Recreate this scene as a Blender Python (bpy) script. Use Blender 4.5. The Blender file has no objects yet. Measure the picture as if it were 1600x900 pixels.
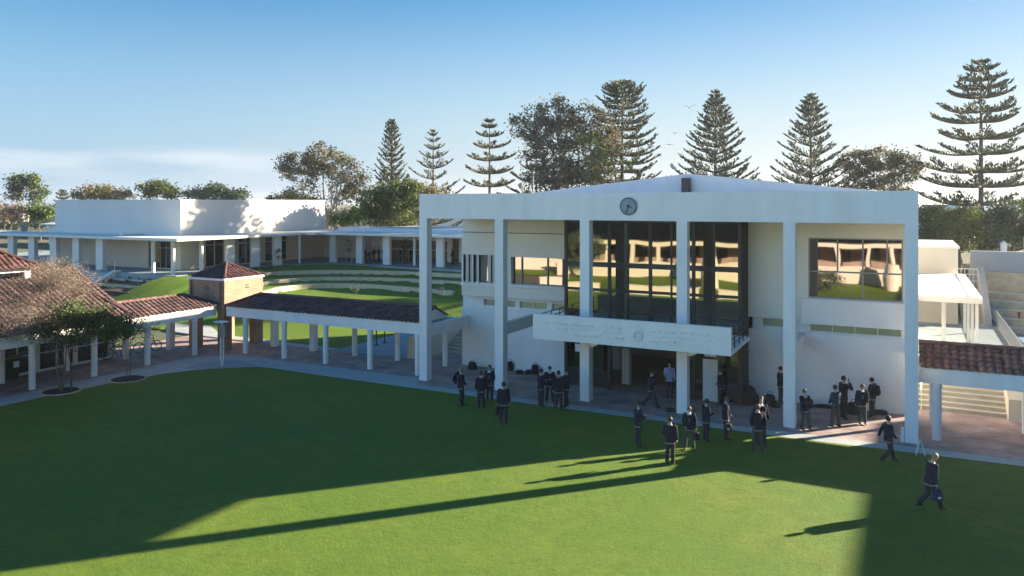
import bpy, math, random
from mathutils import Vector, Matrix, noise
R_ = math.radians
SC = bpy.context.scene
COL = SC.collection
# ------------------------------------------------------------------ camera, sky, sun, exposure
HEAD = math.atan(626 / 1200.0)            # camera heading, left of the +Y axis
cam = bpy.data.cameras.new('camera'); co = bpy.data.objects.new('camera', cam); COL.objects.link(co)
co.location = (0, 0, 9.5); co.rotation_euler = (R_(90), 0, HEAD)
cam.sensor_width = 36; cam.lens = 27.0; cam.shift_y = -133 / 1600.0
cam.clip_start = .1; cam.clip_end = 6000
SC.camera = co
SUN_EL = R_(17.1); SUN_AZ = math.atan2(.677, .736)     # clockwise from +Y
wd = bpy.data.worlds.new('World'); SC.world = wd; wd.use_nodes = True
nt = wd.node_tree; nt.nodes.clear()
def nd(nt, t, **k):
    n = nt.nodes.new(t)
    for a, b in k.items(): setattr(n, a, b)
    return n
sky = nd(nt, 'ShaderNodeTexSky'); sky.sky_type = 'NISHITA'; sky.sun_disc = False
sky.sun_elevation = SUN_EL; sky.sun_rotation = SUN_AZ; sky.altitude = 20; sky.air_density = 1.0; sky.dust_density = .3; sky.ozone_density = 2.2
bg = nd(nt, 'ShaderNodeBackground'); bg.inputs['Strength'].default_value = .052
wo = nd(nt, 'ShaderNodeOutputWorld')
tc = nd(nt, 'ShaderNodeTexCoord'); mp = nd(nt, 'ShaderNodeMapping'); mp.inputs['Scale'].default_value = (1.6, 1.6, 13)
mp.inputs['Rotation'].default_value = (0.02, -.03, .4)
nz = nd(nt, 'ShaderNodeTexNoise'); nz.inputs['Scale'].default_value = 1.9; nz.inputs['Detail'].default_value = 6; nz.inputs['Roughness'].default_value = .55
nt.links.new(tc.outputs['Generated'], mp.inputs['Vector']); nt.links.new(mp.outputs[0], nz.inputs['Vector'])
cr = nd(nt, 'ShaderNodeMapRange'); cr.inputs['From Min'].default_value = .42; cr.inputs['From Max'].default_value = .60; cr.clamp = True
nt.links.new(nz.outputs['Fac'], cr.inputs['Value'])
sx = nd(nt, 'ShaderNodeSeparateXYZ'); nt.links.new(tc.outputs['Generated'], sx.inputs[0])
# thin cloud only in a low band, mostly on the -X side of the sky
def ramp(sock, a, b, lo=0., hi=1.):
    m = nd(nt, 'ShaderNodeMapRange'); m.interpolation_type = 'SMOOTHSTEP'; m.inputs['From Min'].default_value = a; m.inputs['From Max'].default_value = b
    m.inputs['To Min'].default_value = lo; m.inputs['To Max'].default_value = hi; nt.links.new(sock, m.inputs['Value']); return m.outputs[0]
def mul(a, b):
    m = nd(nt, 'ShaderNodeMath', operation='MULTIPLY'); nt.links.new(a, m.inputs[0])
    if isinstance(b, float): m.inputs[1].default_value = b
    else: nt.links.new(b, m.inputs[1])
    return m.outputs[0]
band = mul(ramp(sx.outputs['Z'], .018, .045), ramp(sx.outputs['Z'], .055, .075, 1., 0.))
band = mul(band, ramp(sx.outputs['X'], -.66, -.74))
fac = mul(mul(cr.outputs[0], band), .5)
mx = nd(nt, 'ShaderNodeMix', data_type='RGBA'); nt.links.new(fac, mx.inputs[0]); mx.inputs[7].default_value = (4.4, 4.55, 4.7, 1)
# pale haze of the lower sky, brighter toward the sun; sky opposite boosted to light the shaded facade
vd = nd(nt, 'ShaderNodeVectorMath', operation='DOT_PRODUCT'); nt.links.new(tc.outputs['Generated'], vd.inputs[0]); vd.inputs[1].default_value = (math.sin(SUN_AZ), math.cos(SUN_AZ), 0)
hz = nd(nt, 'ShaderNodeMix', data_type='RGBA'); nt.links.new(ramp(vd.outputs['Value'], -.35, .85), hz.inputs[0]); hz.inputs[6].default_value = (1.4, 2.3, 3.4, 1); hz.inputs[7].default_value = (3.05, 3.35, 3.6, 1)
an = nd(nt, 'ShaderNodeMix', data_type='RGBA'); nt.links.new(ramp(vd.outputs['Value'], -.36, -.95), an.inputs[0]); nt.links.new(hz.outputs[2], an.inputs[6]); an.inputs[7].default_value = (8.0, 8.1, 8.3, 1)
lo = nd(nt, 'ShaderNodeMix', data_type='RGBA'); nt.links.new(ramp(sx.outputs['Z'], .0, .30, .9, .0), lo.inputs[0]); st_ = nd(nt, 'ShaderNodeHueSaturation'); st_.inputs['Saturation'].default_value = 1.42; st_.inputs['Value'].default_value = .76; nt.links.new(sky.outputs[0], st_.inputs['Color'])
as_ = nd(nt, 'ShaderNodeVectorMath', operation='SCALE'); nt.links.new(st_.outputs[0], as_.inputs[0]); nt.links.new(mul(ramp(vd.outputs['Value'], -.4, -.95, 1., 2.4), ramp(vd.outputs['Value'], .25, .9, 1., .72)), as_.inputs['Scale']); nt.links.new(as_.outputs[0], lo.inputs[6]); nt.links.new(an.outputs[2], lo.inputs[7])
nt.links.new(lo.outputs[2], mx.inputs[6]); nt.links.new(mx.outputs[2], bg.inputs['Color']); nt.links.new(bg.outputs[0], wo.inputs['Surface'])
sl = bpy.data.lights.new('sun', 'SUN'); sl.energy = 5.0; sl.angle = R_(.53); sl.color = (1, .87, .66)
so = bpy.data.objects.new('sun', sl); COL.objects.link(so)
SD = Vector((math.sin(SUN_AZ) * math.cos(SUN_EL), math.cos(SUN_AZ) * math.cos(SUN_EL), math.sin(SUN_EL)))
so.rotation_euler = SD.to_track_quat('Z', 'Y').to_euler(); so.location = (60, 60, 60)
vs = SC.view_settings; vs.view_transform = 'Standard'; vs.look = 'None'; vs.exposure = 2.2; vs.gamma = 1; vs.use_curve_mapping = False
SC.cycles.max_bounces = 8; SC.cycles.transparent_max_bounces = 12; SC.cycles.sample_clamp_indirect = 6

# ------------------------------------------------------------------ materials
def mat(name, col, rough=.7, var=0., vscale=1.5, bump=0., bscale=20., metal=0., spec=.4, col2=None, stretch=None):
    m = bpy.data.materials.new(name); m.use_nodes = True; t = m.node_tree
    b = t.nodes['Principled BSDF']; b.inputs['Roughness'].default_value = rough; b.inputs['Metallic'].default_value = metal
    b.inputs['Specular IOR Level'].default_value = spec
    b.inputs['Base Color'].default_value = (*col, 1)
    tcn = t.nodes.new('ShaderNodeTexCoord'); src = tcn.outputs['Object']
    if stretch:
        mpn = t.nodes.new('ShaderNodeMapping'); mpn.inputs['Scale'].default_value = stretch; t.links.new(src, mpn.inputs[0]); src = mpn.outputs[0]
    if var > 0 or col2:
        n = t.nodes.new('ShaderNodeTexNoise'); n.inputs['Scale'].default_value = vscale; n.inputs['Detail'].default_value = 5; n.inputs['Roughness'].default_value = .6
        t.links.new(src, n.inputs['Vector'])
        r = t.nodes.new('ShaderNodeMapRange'); r.inputs['From Min'].default_value = .32; r.inputs['From Max'].default_value = .68; t.links.new(n.outputs['Fac'], r.inputs[0])
        x = t.nodes.new('ShaderNodeMix'); x.data_type = 'RGBA'; t.links.new(r.outputs[0], x.inputs[0])
        a = col; c = col2 or tuple(v * (1 - var) for v in col)
        x.inputs[6].default_value = (*a, 1); x.inputs[7].default_value = (*c, 1); t.links.new(x.outputs[2], b.inputs['Base Color'])
    if bump > 0:
        n2 = t.nodes.new('ShaderNodeTexNoise'); n2.inputs['Scale'].default_value = bscale; n2.inputs['Detail'].default_value = 4
        t.links.new(tcn.outputs['Object'], n2.inputs['Vector'])
        bn = t.nodes.new('ShaderNodeBump'); bn.inputs['Strength'].default_value = bump; bn.inputs['Distance'].default_value = .05
        t.links.new(n2.outputs['Fac'], bn.inputs['Height']); t.links.new(bn.outputs[0], b.inputs['Normal'])
    return m
def leafmat(name, c1, c2, trans=.25, scale=.35):
    m = mat(name, c1, .6, .0, scale, col2=c2, spec=.25)
    t = m.node_tree; b = t.nodes['Principled BSDF']
    oi = t.nodes.new('ShaderNodeAttribute'); oi.attribute_name = 'tint'
    hs = t.nodes.new('ShaderNodeHueSaturation'); l = b.inputs['Base Color'].links[0]; t.links.new(l.from_socket, hs.inputs['Color'])
    t.links.new(oi.outputs['Fac'], hs.inputs['Value']); t.links.new(hs.outputs[0], b.inputs['Base Color'])
    tr = t.nodes.new('ShaderNodeBsdfTranslucent'); t.links.new(hs.outputs[0], tr.inputs['Color'])
    ms = t.nodes.new('ShaderNodeMixShader'); ms.inputs[0].default_value = trans
    o = t.nodes['Material Output']; t.links.new(b.outputs[0], ms.inputs[1]); t.links.new(tr.outputs[0], ms.inputs[2]); t.links.new(ms.outputs[0], o.inputs['Surface'])
    return m
def brickmat(name, c1, c2, mortar, sx_=.23, sy=.115, rough=.85, vert=False, var=.25):
    m = bpy.data.materials.new(name); m.use_nodes = True; t = m.node_tree; b = t.nodes['Principled BSDF']; b.inputs['Roughness'].default_value = rough
    tcn = t.nodes.new('ShaderNodeTexCoord'); vec = tcn.outputs['Object']
    if vert:
        sp = t.nodes.new('ShaderNodeSeparateXYZ'); t.links.new(vec, sp.inputs[0]); ad = t.nodes.new('ShaderNodeMath'); t.links.new(sp.outputs[0], ad.inputs[0]); t.links.new(sp.outputs[1], ad.inputs[1])
        cb = t.nodes.new('ShaderNodeCombineXYZ'); t.links.new(ad.outputs[0], cb.inputs[0]); t.links.new(sp.outputs[2], cb.inputs[1]); vec = cb.outputs[0]
    br = t.nodes.new('ShaderNodeTexBrick'); t.links.new(vec, br.inputs['Vector']); br.inputs['Scale'].default_value = 1
    br.inputs['Brick Width'].default_value = sx_; br.inputs['Row Height'].default_value = sy; br.inputs['Mortar Size'].default_value = .008
    br.inputs['Color1'].default_value = (*c1, 1); br.inputs['Color2'].default_value = (*c2, 1); br.inputs['Mortar'].default_value = (*mortar, 1)
    n = t.nodes.new('ShaderNodeTexNoise'); n.inputs['Scale'].default_value = .9; n.inputs['Detail'].default_value = 6; t.links.new(tcn.outputs['Object'], n.inputs['Vector'])
    r = t.nodes.new('ShaderNodeMapRange'); r.inputs['From Min'].default_value = .3; r.inputs['From Max'].default_value = .7; r.inputs['To Min'].default_value = 1 - var; r.inputs['To Max'].default_value = 1 + var * .6
    t.links.new(n.outputs['Fac'], r.inputs[0]); hs = t.nodes.new('ShaderNodeHueSaturation'); t.links.new(r.outputs[0], hs.inputs['Value']); t.links.new(br.outputs['Color'], hs.inputs['Color'])
    t.links.new(hs.outputs[0], b.inputs['Base Color']); return m
def attrmat(name, col, rough=.75, var=.25, vscale=.8, spec=.35):
    m = mat(name, col, rough, var, vscale, spec=spec, bump=.25, bscale=30); t = m.node_tree; b = t.nodes['Principled BSDF']
    oi = t.nodes.new('ShaderNodeAttribute'); oi.attribute_name = 'tint'
    hs = t.nodes.new('ShaderNodeHueSaturation'); l = b.inputs['Base Color'].links[0]; t.links.new(l.from_socket, hs.inputs['Color'])
    t.links.new(oi.outputs['Fac'], hs.inputs['Value']); t.links.new(hs.outputs[0], b.inputs['Base Color']); return m
def glassmat(name, tint, refl, rough=.0, wav=.0, gcol=(.9, .9, .9)):
    m = bpy.data.materials.new(name); m.use_nodes = True; t = m.node_tree; t.nodes.clear()
    o = t.nodes.new('ShaderNodeOutputMaterial'); tr = t.nodes.new('ShaderNodeBsdfTransparent'); tr.inputs[0].default_value = (*tint, 1)
    g = t.nodes.new('ShaderNodeBsdfGlossy'); g.inputs['Color'].default_value = (*gcol, 1); g.inputs['Roughness'].default_value = rough
    lw = t.nodes.new('ShaderNodeLayerWeight'); lw.inputs['Blend'].default_value = .35
    r = t.nodes.new('ShaderNodeMapRange'); r.inputs['To Min'].default_value = refl; r.inputs['To Max'].default_value = 1; t.links.new(lw.outputs['Fresnel'], r.inputs[0])
    ms = t.nodes.new('ShaderNodeMixShader'); t.links.new(r.outputs[0], ms.inputs[0]); t.links.new(tr.outputs[0], ms.inputs[1]); t.links.new(g.outputs[0], ms.inputs[2]); t.links.new(ms.outputs[0], o.inputs[0])
    if wav:
        tcn = t.nodes.new('ShaderNodeTexCoord'); n = t.nodes.new('ShaderNodeTexNoise'); n.inputs['Scale'].default_value = .8; n.inputs['Detail'].default_value = 0; t.links.new(tcn.outputs['Object'], n.inputs['Vector'])
        bn = t.nodes.new('ShaderNodeBump'); bn.inputs['Strength'].default_value = wav; bn.inputs['Distance'].default_value = .05; t.links.new(n.outputs['Fac'], bn.inputs['Height']); t.links.new(bn.outputs[0], g.inputs['Normal'])
    return m
M = {}
M['white'] = mat('white_render', (.85, .825, .79), .75, .12, .8, .12, 60, spec=.25, stretch=(1.6, 1.6, .22))
M['white2'] = mat('offwhite_wall_render', (.85, .82, .775), .8, .12, .8, .15, 50, spec=.2, stretch=(1.2, 1.2, .3))
M['hallwhite'] = mat('warm_white_render', (.76, .71, .655), .8, .10, .5, .12, 50, spec=.2, stretch=(.5, .5, .2))
M['palebrick'] = mat('pale_pink_brick', (.36, .27, .22), .85, .3, 1.2)
M['cream'] = mat('cream_render', (.68, .62, .51), .8, .08, .6, .15, 50, spec=.2)
M['bouncewall'] = mat('beige_bounce_render', (.80, .75, .64), .8, .07, .6, .15, 50, spec=.2)  # beige wall paint with warm lawn bounce light mixed into its colour
M['canopy'] = mat('canopy_fascia_paint', (.72, .70, .65), .6, .06, 1)
M['metalroof'] = mat('pale_metal_roofing', (.58, .61, .65), .45, .08, .4, stretch=(4, .3, 1))
M['bluegrey'] = mat('bluegrey_render', (.34, .37, .41), .8, .1, .7, .1, 40)
M['tile'] = attrmat('dark_brown_roof_tile', (.145, .072, .062), .6, .35, 1.2)
M['tileold'] = attrmat('weathered_red_roof_tile', (.165, .095, .085), .75, .45, .9)
M['brick'] = brickmat('orange_brick', (.36, .20, .125), (.29, .155, .095), (.36, .30, .23), vert=True)
M['paving'] = brickmat('red_brick_paving', (.44, .30, .265), (.31, .22, .205), (.24, .20, .185), .24, .12, .75, var=.4)
M['concrete'] = mat('pale_concrete_path', (.42, .44, .43), .8, .25, 1.4, .25, 30)
M['concrete2'] = mat('grey_concrete', (.40, .40, .39), .85, .2, 1.1, .2, 30)
M['slate'] = mat('bluegrey_paving', (.28, .33, .36), .8, .2, 1.0, .2, 30)
M['lime'] = mat('limestone_block', (.64, .54, .38), .9, .28, 2.0, .5, 14)
M['steps'] = mat('step_concrete', (.42, .39, .33), .85, .2, 2.5, .2, 25)
M['steptread'] = mat('step_nosing_paint', (.64, .60, .50), .8, .1, 2)
M['dark'] = mat('dark_bronze_frame', (.030, .026, .026), .45)
M['frame'] = mat('grey_window_frame', (.30, .28, .26), .5)
M['whiteframe'] = mat('white_window_frame', (.70, .70, .68), .5)
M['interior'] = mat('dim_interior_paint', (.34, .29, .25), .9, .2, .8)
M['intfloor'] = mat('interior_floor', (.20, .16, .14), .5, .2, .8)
M['intcol'] = mat('interior_column_render', (.56, .56, .54), .7)
M['curtain'] = mat('dark_metal_blade', (.075, .068, .062), .6, .2, 3)
M['glass'] = glassmat('tinted_reflective_glass', (.36, .33, .28), .31, rough=.02, wav=.06, gcol=(.74, .71, .60))
M['glasspink'] = glassmat('rose_reflective_glass', (.12, .10, .11), .40, rough=.02, wav=.07, gcol=(.76, .68, .68))
M['glassgreen'] = glassmat('green_obscure_glass', (.1, .16, .13), .35, rough=.35, gcol=(.55, .7, .6))
M['glassdk'] = glassmat('dark_glass', (.10, .12, .12), .12)
M['soil'] = mat('dark_mulch', (.055, .042, .034), .95, .5, 6, .6, 30)
M['bark'] = mat('grey_brown_bark', (.15, .12, .10), .9, .4, 3, .5, 18)
M['palebark'] = mat('pale_gum_bark', (.42, .38, .33), .85, .4, 1.5, .3, 10)
M['twig'] = mat('bare_twig_bark', (.20, .15, .115), .9, .3, 4)
M['steel'] = mat('galvanised_steel', (.45, .46, .47), .35, metal=.8)
M['black'] = mat('black_rubber', (.018, .018, .02), .6)
M['suit'] = mat('navy_blazer_wool', (.014, .018, .034), .85, .2, 8, spec=.2)
M['suit2'] = mat('navy_jumper_wool', (.020, .032, .055), .9, .2, 8, spec=.2)
M['bluecoat'] = mat('teal_navy_jacket', (.018, .045, .065), .85, .2, 8, spec=.2)
M['trouser'] = mat('charcoal_trousers', (.035, .038, .042), .85, .2, 8, spec=.2)
M['trouser2'] = mat('grey_green_trousers', (.065, .075, .068), .85, .2, 8, spec=.2)
M['shirt'] = mat('white_shirt_cotton', (.70, .70, .70), .8)
M['bshirt'] = mat('light_blue_shirt', (.28, .36, .58), .8)
M['skin'] = mat('skin', (.50, .31, .23), .55, .08, 6)
M['eye'] = mat('dark_eye', (.03, .02, .02), .3)
M['lip'] = mat('lips', (.38, .17, .14), .5)
M['hairdk'] = mat('dark_brown_hair', (.025, .017, .012), .6, .3, 30)
M['hairbr'] = mat('brown_hair', (.10, .06, .035), .6, .3, 30)
M['hairbl'] = mat('blond_hair', (.36, .25, .13), .6, .3, 30)
M['shoe'] = mat('black_leather', (.012, .012, .012), .35)
M['bag'] = mat('black_nylon', (.014, .015, .020), .75, .2, 9)
M['bagblue'] = mat('navy_nylon', (.02, .03, .07), .75)
M['hem'] = mat('jumper_trim', (.30, .30, .31), .8)
M['paper'] = mat('white_paper', (.75, .76, .80), .7)
M['clockface'] = mat('clock_face_metal', (.26, .30, .35), .5)
M['clockrim'] = mat('clock_rim_metal', (.10, .12, .15), .5)
M['binlid'] = mat('mustard_bin_lid', (.33, .27, .05), .5)
M['bin'] = mat('dark_green_bin', (.02, .035, .025), .5)
M['red'] = mat('red_paint', (.35, .04, .05), .5)
M['poolblue'] = mat('blue_pool_cover', (.16, .28, .42), .5, .2, 1)
M['bird'] = mat('grey_feathers', (.12, .12, .13), .8)

# ------------------------------------------------------------------ mesh helpers
class MB:
    def __init__(s): s.v = []; s.f = []; s.t = []; s.mi = []
    def add(s, vs, fs, tint=1., mi=0):
        o = len(s.v); s.v += [tuple(p) for p in vs]; s.f += [tuple(o + i for i in f) for f in fs]
        s.t += [tint] * len(fs); s.mi += [mi] * len(fs)
    def box(s, x0, x1, y0, y1, z0, z1, tint=1., mi=0):
        s.add([(x0, y0, z0), (x1, y0, z0), (x1, y1, z0), (x0, y1, z0), (x0, y0, z1), (x1, y0, z1), (x1, y1, z1), (x0, y1, z1)],
              [(0, 3, 2, 1), (4, 5, 6, 7), (0, 1, 5, 4), (1, 2, 6, 5), (2, 3, 7, 6), (3, 0, 4, 7)], tint, mi)
    def prism(s, poly, z0, z1):          # polygon in plan, z can be callables
        n = len(poly)
        f0 = z0 if callable(z0) else (lambda x, y: z0); f1 = z1 if callable(z1) else (lambda x, y: z1)
        s.add([(x, y, f0(x, y)) for x, y in poly] + [(x, y, f1(x, y)) for x, y in poly],
              [tuple(range(n))[::-1], tuple(range(n, 2 * n))] + [(i, (i + 1) % n, n + (i + 1) % n, n + i) for i in range(n)])
    def profx(s, prof, x0, x1):          # profile of (y,z) extruded along x
        n = len(prof); s.add([(x0, y, z) for y, z in prof] + [(x1, y, z) for y, z in prof],
              [tuple(range(n)), tuple(range(n, 2 * n))[::-1]] + [(i, n + i, n + (i + 1) % n, (i + 1) % n) for i in range(n)])
    def profy(s, prof, y0, y1):          # profile of (x,z) extruded along y
        n = len(prof); s.add([(x, y0, z) for x, z in prof] + [(x, y1, z) for x, z in prof],
              [tuple(range(n))[::-1], tuple(range(n, 2 * n))] + [(i, (i + 1) % n, n + (i + 1) % n, n + i) for i in range(n)])
    def tube(s, pts, rad, n=8, cap=True, tint=1., mi=0, ref=None):
        pts = [Vector(p) for p in pts]; k = len(pts)
        if not isinstance(rad, (list, tuple)): rad = [rad] * k
        rings = []; 
        for i, p in enumerate(pts):
            d = (pts[min(i + 1, k - 1)] - pts[max(i - 1, 0)])
            if d.length < 1e-9: d = Vector((0, 0, 1))
            d.normalize(); up = Vector(ref) if ref else (Vector((0, 0, 1)) if abs(d.z) < .95 else Vector((0, 1, 0)))
            a = d.cross(up).normalized(); b = a.cross(d).normalized()
            r = rad[i]; ra, rb = r if isinstance(r, (list, tuple)) else (r, r)
            rings.append([p + a * (math.cos(2 * math.pi * j / n) * ra) + b * (math.sin(2 * math.pi * j / n) * rb) for j in range(n)])
        vs = [q for r in rings for q in r]; fs = []
        for i in range(k - 1):
            for j in range(n): fs.append((i * n + j, i * n + (j + 1) % n, (i + 1) * n + (j + 1) % n, (i + 1) * n + j))
        if cap: fs += [tuple(range(n))[::-1], tuple(range((k - 1) * n, k * n))]
        s.add(vs, fs, tint, mi)
    def cyl(s, x, y, z0, z1, r, n=20, r1=None): s.tube([(x, y, z0), (x, y, z1)], [r, r if r1 is None else r1], n, ref=(0, 1, 0))
    def ell(s, c, r, n=12, m=8, rot=None):
        vs = []; c = Vector(c)
        for i in range(m + 1):
            th = math.pi * i / m
            for j in range(n):
                ph = 2 * math.pi * j / n; p = Vector((r[0] * math.sin(th) * math.cos(ph), r[1] * math.sin(th) * math.sin(ph), r[2] * math.cos(th)))
                vs.append(c + (rot @ p if rot else p))
        s.add(vs, [(i * n + j, (i + 1) * n + j, (i + 1) * n + (j + 1) % n, i * n + (j + 1) % n) for i in range(m) for j in range(n)])
    def mesh(s, name, m, smooth=False, tint=False):
        me = bpy.data.meshes.new(name); me.from_pydata(s.v, [], s.f)
        for q in (m if isinstance(m, (list, tuple)) else [m]): me.materials.append(q)
        if tint:
            a = me.attributes.new('tint', 'FLOAT', 'FACE'); a.data.foreach_set('value', s.t)
        if any(s.mi): me.polygons.foreach_set('material_index', s.mi)
        if smooth: me.polygons.foreach_set('use_smooth', [True] * len(me.polygons))
        me.update(); return me
    def build(s, name, m, parent=None, smooth=False, tint=False, loc=None, rz=0):
        o = bpy.data.objects.new(name, s.mesh(name, m, smooth, tint)); COL.objects.link(o)
        if parent: o.parent = parent
        if loc: o.location = loc
        o.rotation_euler.z = rz
        return o
def tag(o, label, cat, group=None, kind=None):
    if label: o['label'] = label
    if cat: o['category'] = cat
    if group: o['group'] = group
    if kind: o['kind'] = kind
    return o
def thing(name, label, cat, loc=(0, 0, 0), rz=0, group=None):
    o = bpy.data.objects.new(name, None); COL.objects.link(o); o.location = loc; o.rotation_euler = (0, 0, rz); return tag(o, label, cat, group)
def struct(o): o['kind'] = 'structure'; return o
def copy_tree(o, parent=None):
    c = o.copy(); COL.objects.link(c); c.parent = parent
    for ch in o.children: copy_tree(ch, c)
    return c
def sheet(name, poly, z, m, holes=None):
    b = MB(); b.add([(x, y, z) for x, y in poly], [tuple(range(len(poly)))]); return b.build(name, m)
def ground_at(px, py, z=0.):             # design aid: where a spot of the photograph lies on the ground of the place
    d = 1200 * (9.5 - z) / (py - 317); xc = (px - 800) / 1200 * d
    return xc * math.cos(HEAD) - d * math.sin(HEAD), xc * math.sin(HEAD) + d * math.cos(HEAD)
def at_depth(px, d):
    xc = (px - 800) / 1200 * d; return xc * math.cos(HEAD) - d * math.sin(HEAD), xc * math.sin(HEAD) + d * math.cos(HEAD)
def zat(py, d): return 9.5 - (py - 317) * d / 1200

# wall with rectangular openings, in a plane of constant y (axis 'x') or constant x (axis 'y')
def wall(b, axis, a0, a1, z0, z1, p0, p1, openings=()):
    A = sorted(set([a0, a1] + [v for o in openings for v in o[:2]])); Z = sorted(set([z0, z1] + [v for o in openings for v in o[2:]]))
    for zi in range(len(Z) - 1):
        run = None
        for ai in range(len(A) - 1):
            ca, cz = (A[ai] + A[ai + 1]) / 2, (Z[zi] + Z[zi + 1]) / 2
            hole = any(o[0] < ca < o[1] and o[2] < cz < o[3] for o in openings)
            if not hole:
                run = (run[0], A[ai + 1]) if run else (A[ai], A[ai + 1])
            if (hole or ai == len(A) - 2) and run:
                if axis == 'x': b.box(run[0], run[1], p0, p1, Z[zi], Z[zi + 1])
                else: b.box(p0, p1, run[0], run[1], Z[zi], Z[zi + 1])
                run = None

# pan-tiled roof plane: eave origin O, eave direction U (length L), up-slope direction V (length S)
def tiles(b, O, U, L, V, S, keep=None, tw=.30, rh=.36, rnd=random, amp=.052):
    O = Vector(O); U = Vector(U).normalized(); V = Vector(V).normalized(); N = U.cross(V).normalized()
    if N.z < 0: N = -N
    nc = max(1, round(L / tw)); tw = L / nc; nr = max(1, round(S / rh)); rh = S / nr
    prof = [(0, 0), (.18, .75), (.38, 1), (.58, .75), (.76, 0), (.88, -.25)]
    for r in range(nr):
        for c in range(nc):
            u0 = c * tw; v0 = r * rh
            if keep and not keep(u0 + tw / 2, v0 + rh / 2): continue
            t = rnd.uniform(.62, 1.3) * (1.35 if rnd.random() < .06 else 1); vs = []; jv = rnd.uniform(-.018, .012); jn = rnd.uniform(-.006, .012)
            pts = prof + [(1, 0)]
            for (fu, h) in pts:
                vs.append(O + U * (u0 + fu * tw) + V * (v0 - .03 + jv) + N * (h * amp + .045 + jn))
                vs.append(O + U * (u0 + fu * tw) + V * (v0 + rh) + N * (h * amp + .010))
            n = len(pts); lo = [O + U * (u0 + fu * tw) + V * (v0 - .03 + jv) + N * (h * amp + .012 + jn) for fu, h in pts]
            fs = [(2 * i, 2 * i + 2, 2 * i + 3, 2 * i + 1) for i in range(n - 1)]
            k = len(vs); fs += [(k + i, k + i + 1, 2 * i + 2, 2 * i) for i in range(n - 1)]
            b.add(vs + lo, fs, t)
def ridge(b, p, q, r=.10, rnd=random):
    p = Vector(p); q = Vector(q); L = (q - p).length; n = max(1, round(L / .4)); d = (q - p) / n
    for i in range(n): b.tube([p + d * (i - .03), p + d * (i + 1.0)], [r * 1.08, r * .92], 8, True, rnd.uniform(.75, 1.25))

# ------------------------------------------------------------------ ground, lawn, paths
rnd = random.Random(7)
M['earth'] = mat('dry_ground', (.13, .12, .075), .95, .4, .05, col2=(.07, .09, .035))
gm = bpy.data.materials.new('mown_turf'); gm.use_nodes = True; t = gm.node_tree; b_ = t.nodes['Principled BSDF']; b_.inputs['Roughness'].default_value = .75; b_.inputs['Specular IOR Level'].default_value = .2
def grassmat(m, scale=1.):
    t = m.node_tree; b_ = t.nodes['Principled BSDF']; tcn = t.nodes.new('ShaderNodeTexCoord')
    def N(sc, det, rough=.6, st=None):
        n = t.nodes.new('ShaderNodeTexNoise'); n.inputs['Scale'].default_value = sc; n.inputs['Detail'].default_value = det; n.inputs['Roughness'].default_value = rough
        if st:
            mpn = t.nodes.new('ShaderNodeMapping'); mpn.inputs['Scale'].default_value = st; mpn.inputs['Rotation'].default_value = (0, 0, .5); t.links.new(tcn.outputs['Object'], mpn.inputs[0]); t.links.new(mpn.outputs[0], n.inputs['Vector'])
        else: t.links.new(tcn.outputs['Object'], n.inputs['Vector'])
        return n.outputs['Fac']
    def MR(s, a, b):
        r = t.nodes.new('ShaderNodeMapRange'); r.inputs['From Min'].default_value = a; r.inputs['From Max'].default_value = b; t.links.new(s, r.inputs[0]); return r.outputs[0]
    def MX(f, a, b, mode='MIX'):
        x = t.nodes.new('ShaderNodeMix'); x.data_type = 'RGBA'; x.blend_type = mode
        if isinstance(f, float): x.inputs[0].default_value = f
        else: t.links.new(f, x.inputs[0])
        for s, v in ((6, a), (7, b)):
            if isinstance(v, tuple): x.inputs[s].default_value = (*v, 1)
            else: t.links.new(v, x.inputs[s])
        return x.outputs[2]
    c = MX(MR(N(.22, 5), .40, .60), (.098, .212, .014), (.172, .245, .022))
    c = MX(MR(N(1.6, 5, .7), .40, .68), c, (.088, .165, .013))
    c = MX(MR(N(9, 4, .8), .45, .75), c, (.185, .220, .036))
    c = MX(MR(N(13, 3, .9), .52, .78), c, (.060, .110, .010)); c = MX(MR(N(45, 2, .8), .48, .75), c, (.050, .085, .010))
    t.links.new(c, b_.inputs['Base Color'])
    bn = t.nodes.new('ShaderNodeBump'); bn.inputs['Strength'].default_value = .9; bn.inputs['Distance'].default_value = .06
    ad = t.nodes.new('ShaderNodeMath'); ad.operation = 'ADD'; t.links.new(N(38, 3, .8), ad.inputs[0]); t.links.new(N(4, 3, .7), ad.inputs[1])
    t.links.new(ad.outputs[0], bn.inputs['Height']); t.links.new(bn.outputs[0], b_.inputs['Normal'])
grassmat(gm); M['grass'] = gm

struct(sheet('ground', [(-2500, -2500), (2500, -2500), (2500, 2500), (-2500, 2500)], -.06, M['earth']))
struct(sheet('brick_paving', [(-46, 0), (-37, 0), (-36.9, 28), (-33, 31.5), (-30, 32.2), (60, 32.7), (60, 42.6), (-23.5, 42.6), (-46, 42.6)], 0, M['paving']))
lawn_poly = [(60, -45), (60, 33.9)] + [(4, 33.1), (-4, 32.75), (-14, 32.55), (-28, 32.6), (-32.6, 32.75), (-33.7, 32.6), (-34.6, 31.9), (-36.1, 30.5), (-36.9, 28.9), (-37.35, 26.5), (-37.7, 23), (-37.8, 19), (-38, -45)]
struct(sheet('lawn', lawn_poly[::-1], .008, M['grass']))
struct(sheet('concrete_path', [(-39.35, -45), (-37.5, -45), (-37.5, 26), (-36.5, 29), (-33.5, 32.2), (-23, 32.3), (-10, 32.3), (0, 32.5), (12, 32.6), (60, 33.5), (60, 34.75), (12, 34.0), (1, 33.75), (-10, 33.3), (-23, 33.3), (-23.6, 34.6), (-37.6, 34.6), (-39.35, 32.8)], .004, M['concrete']))
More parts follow.
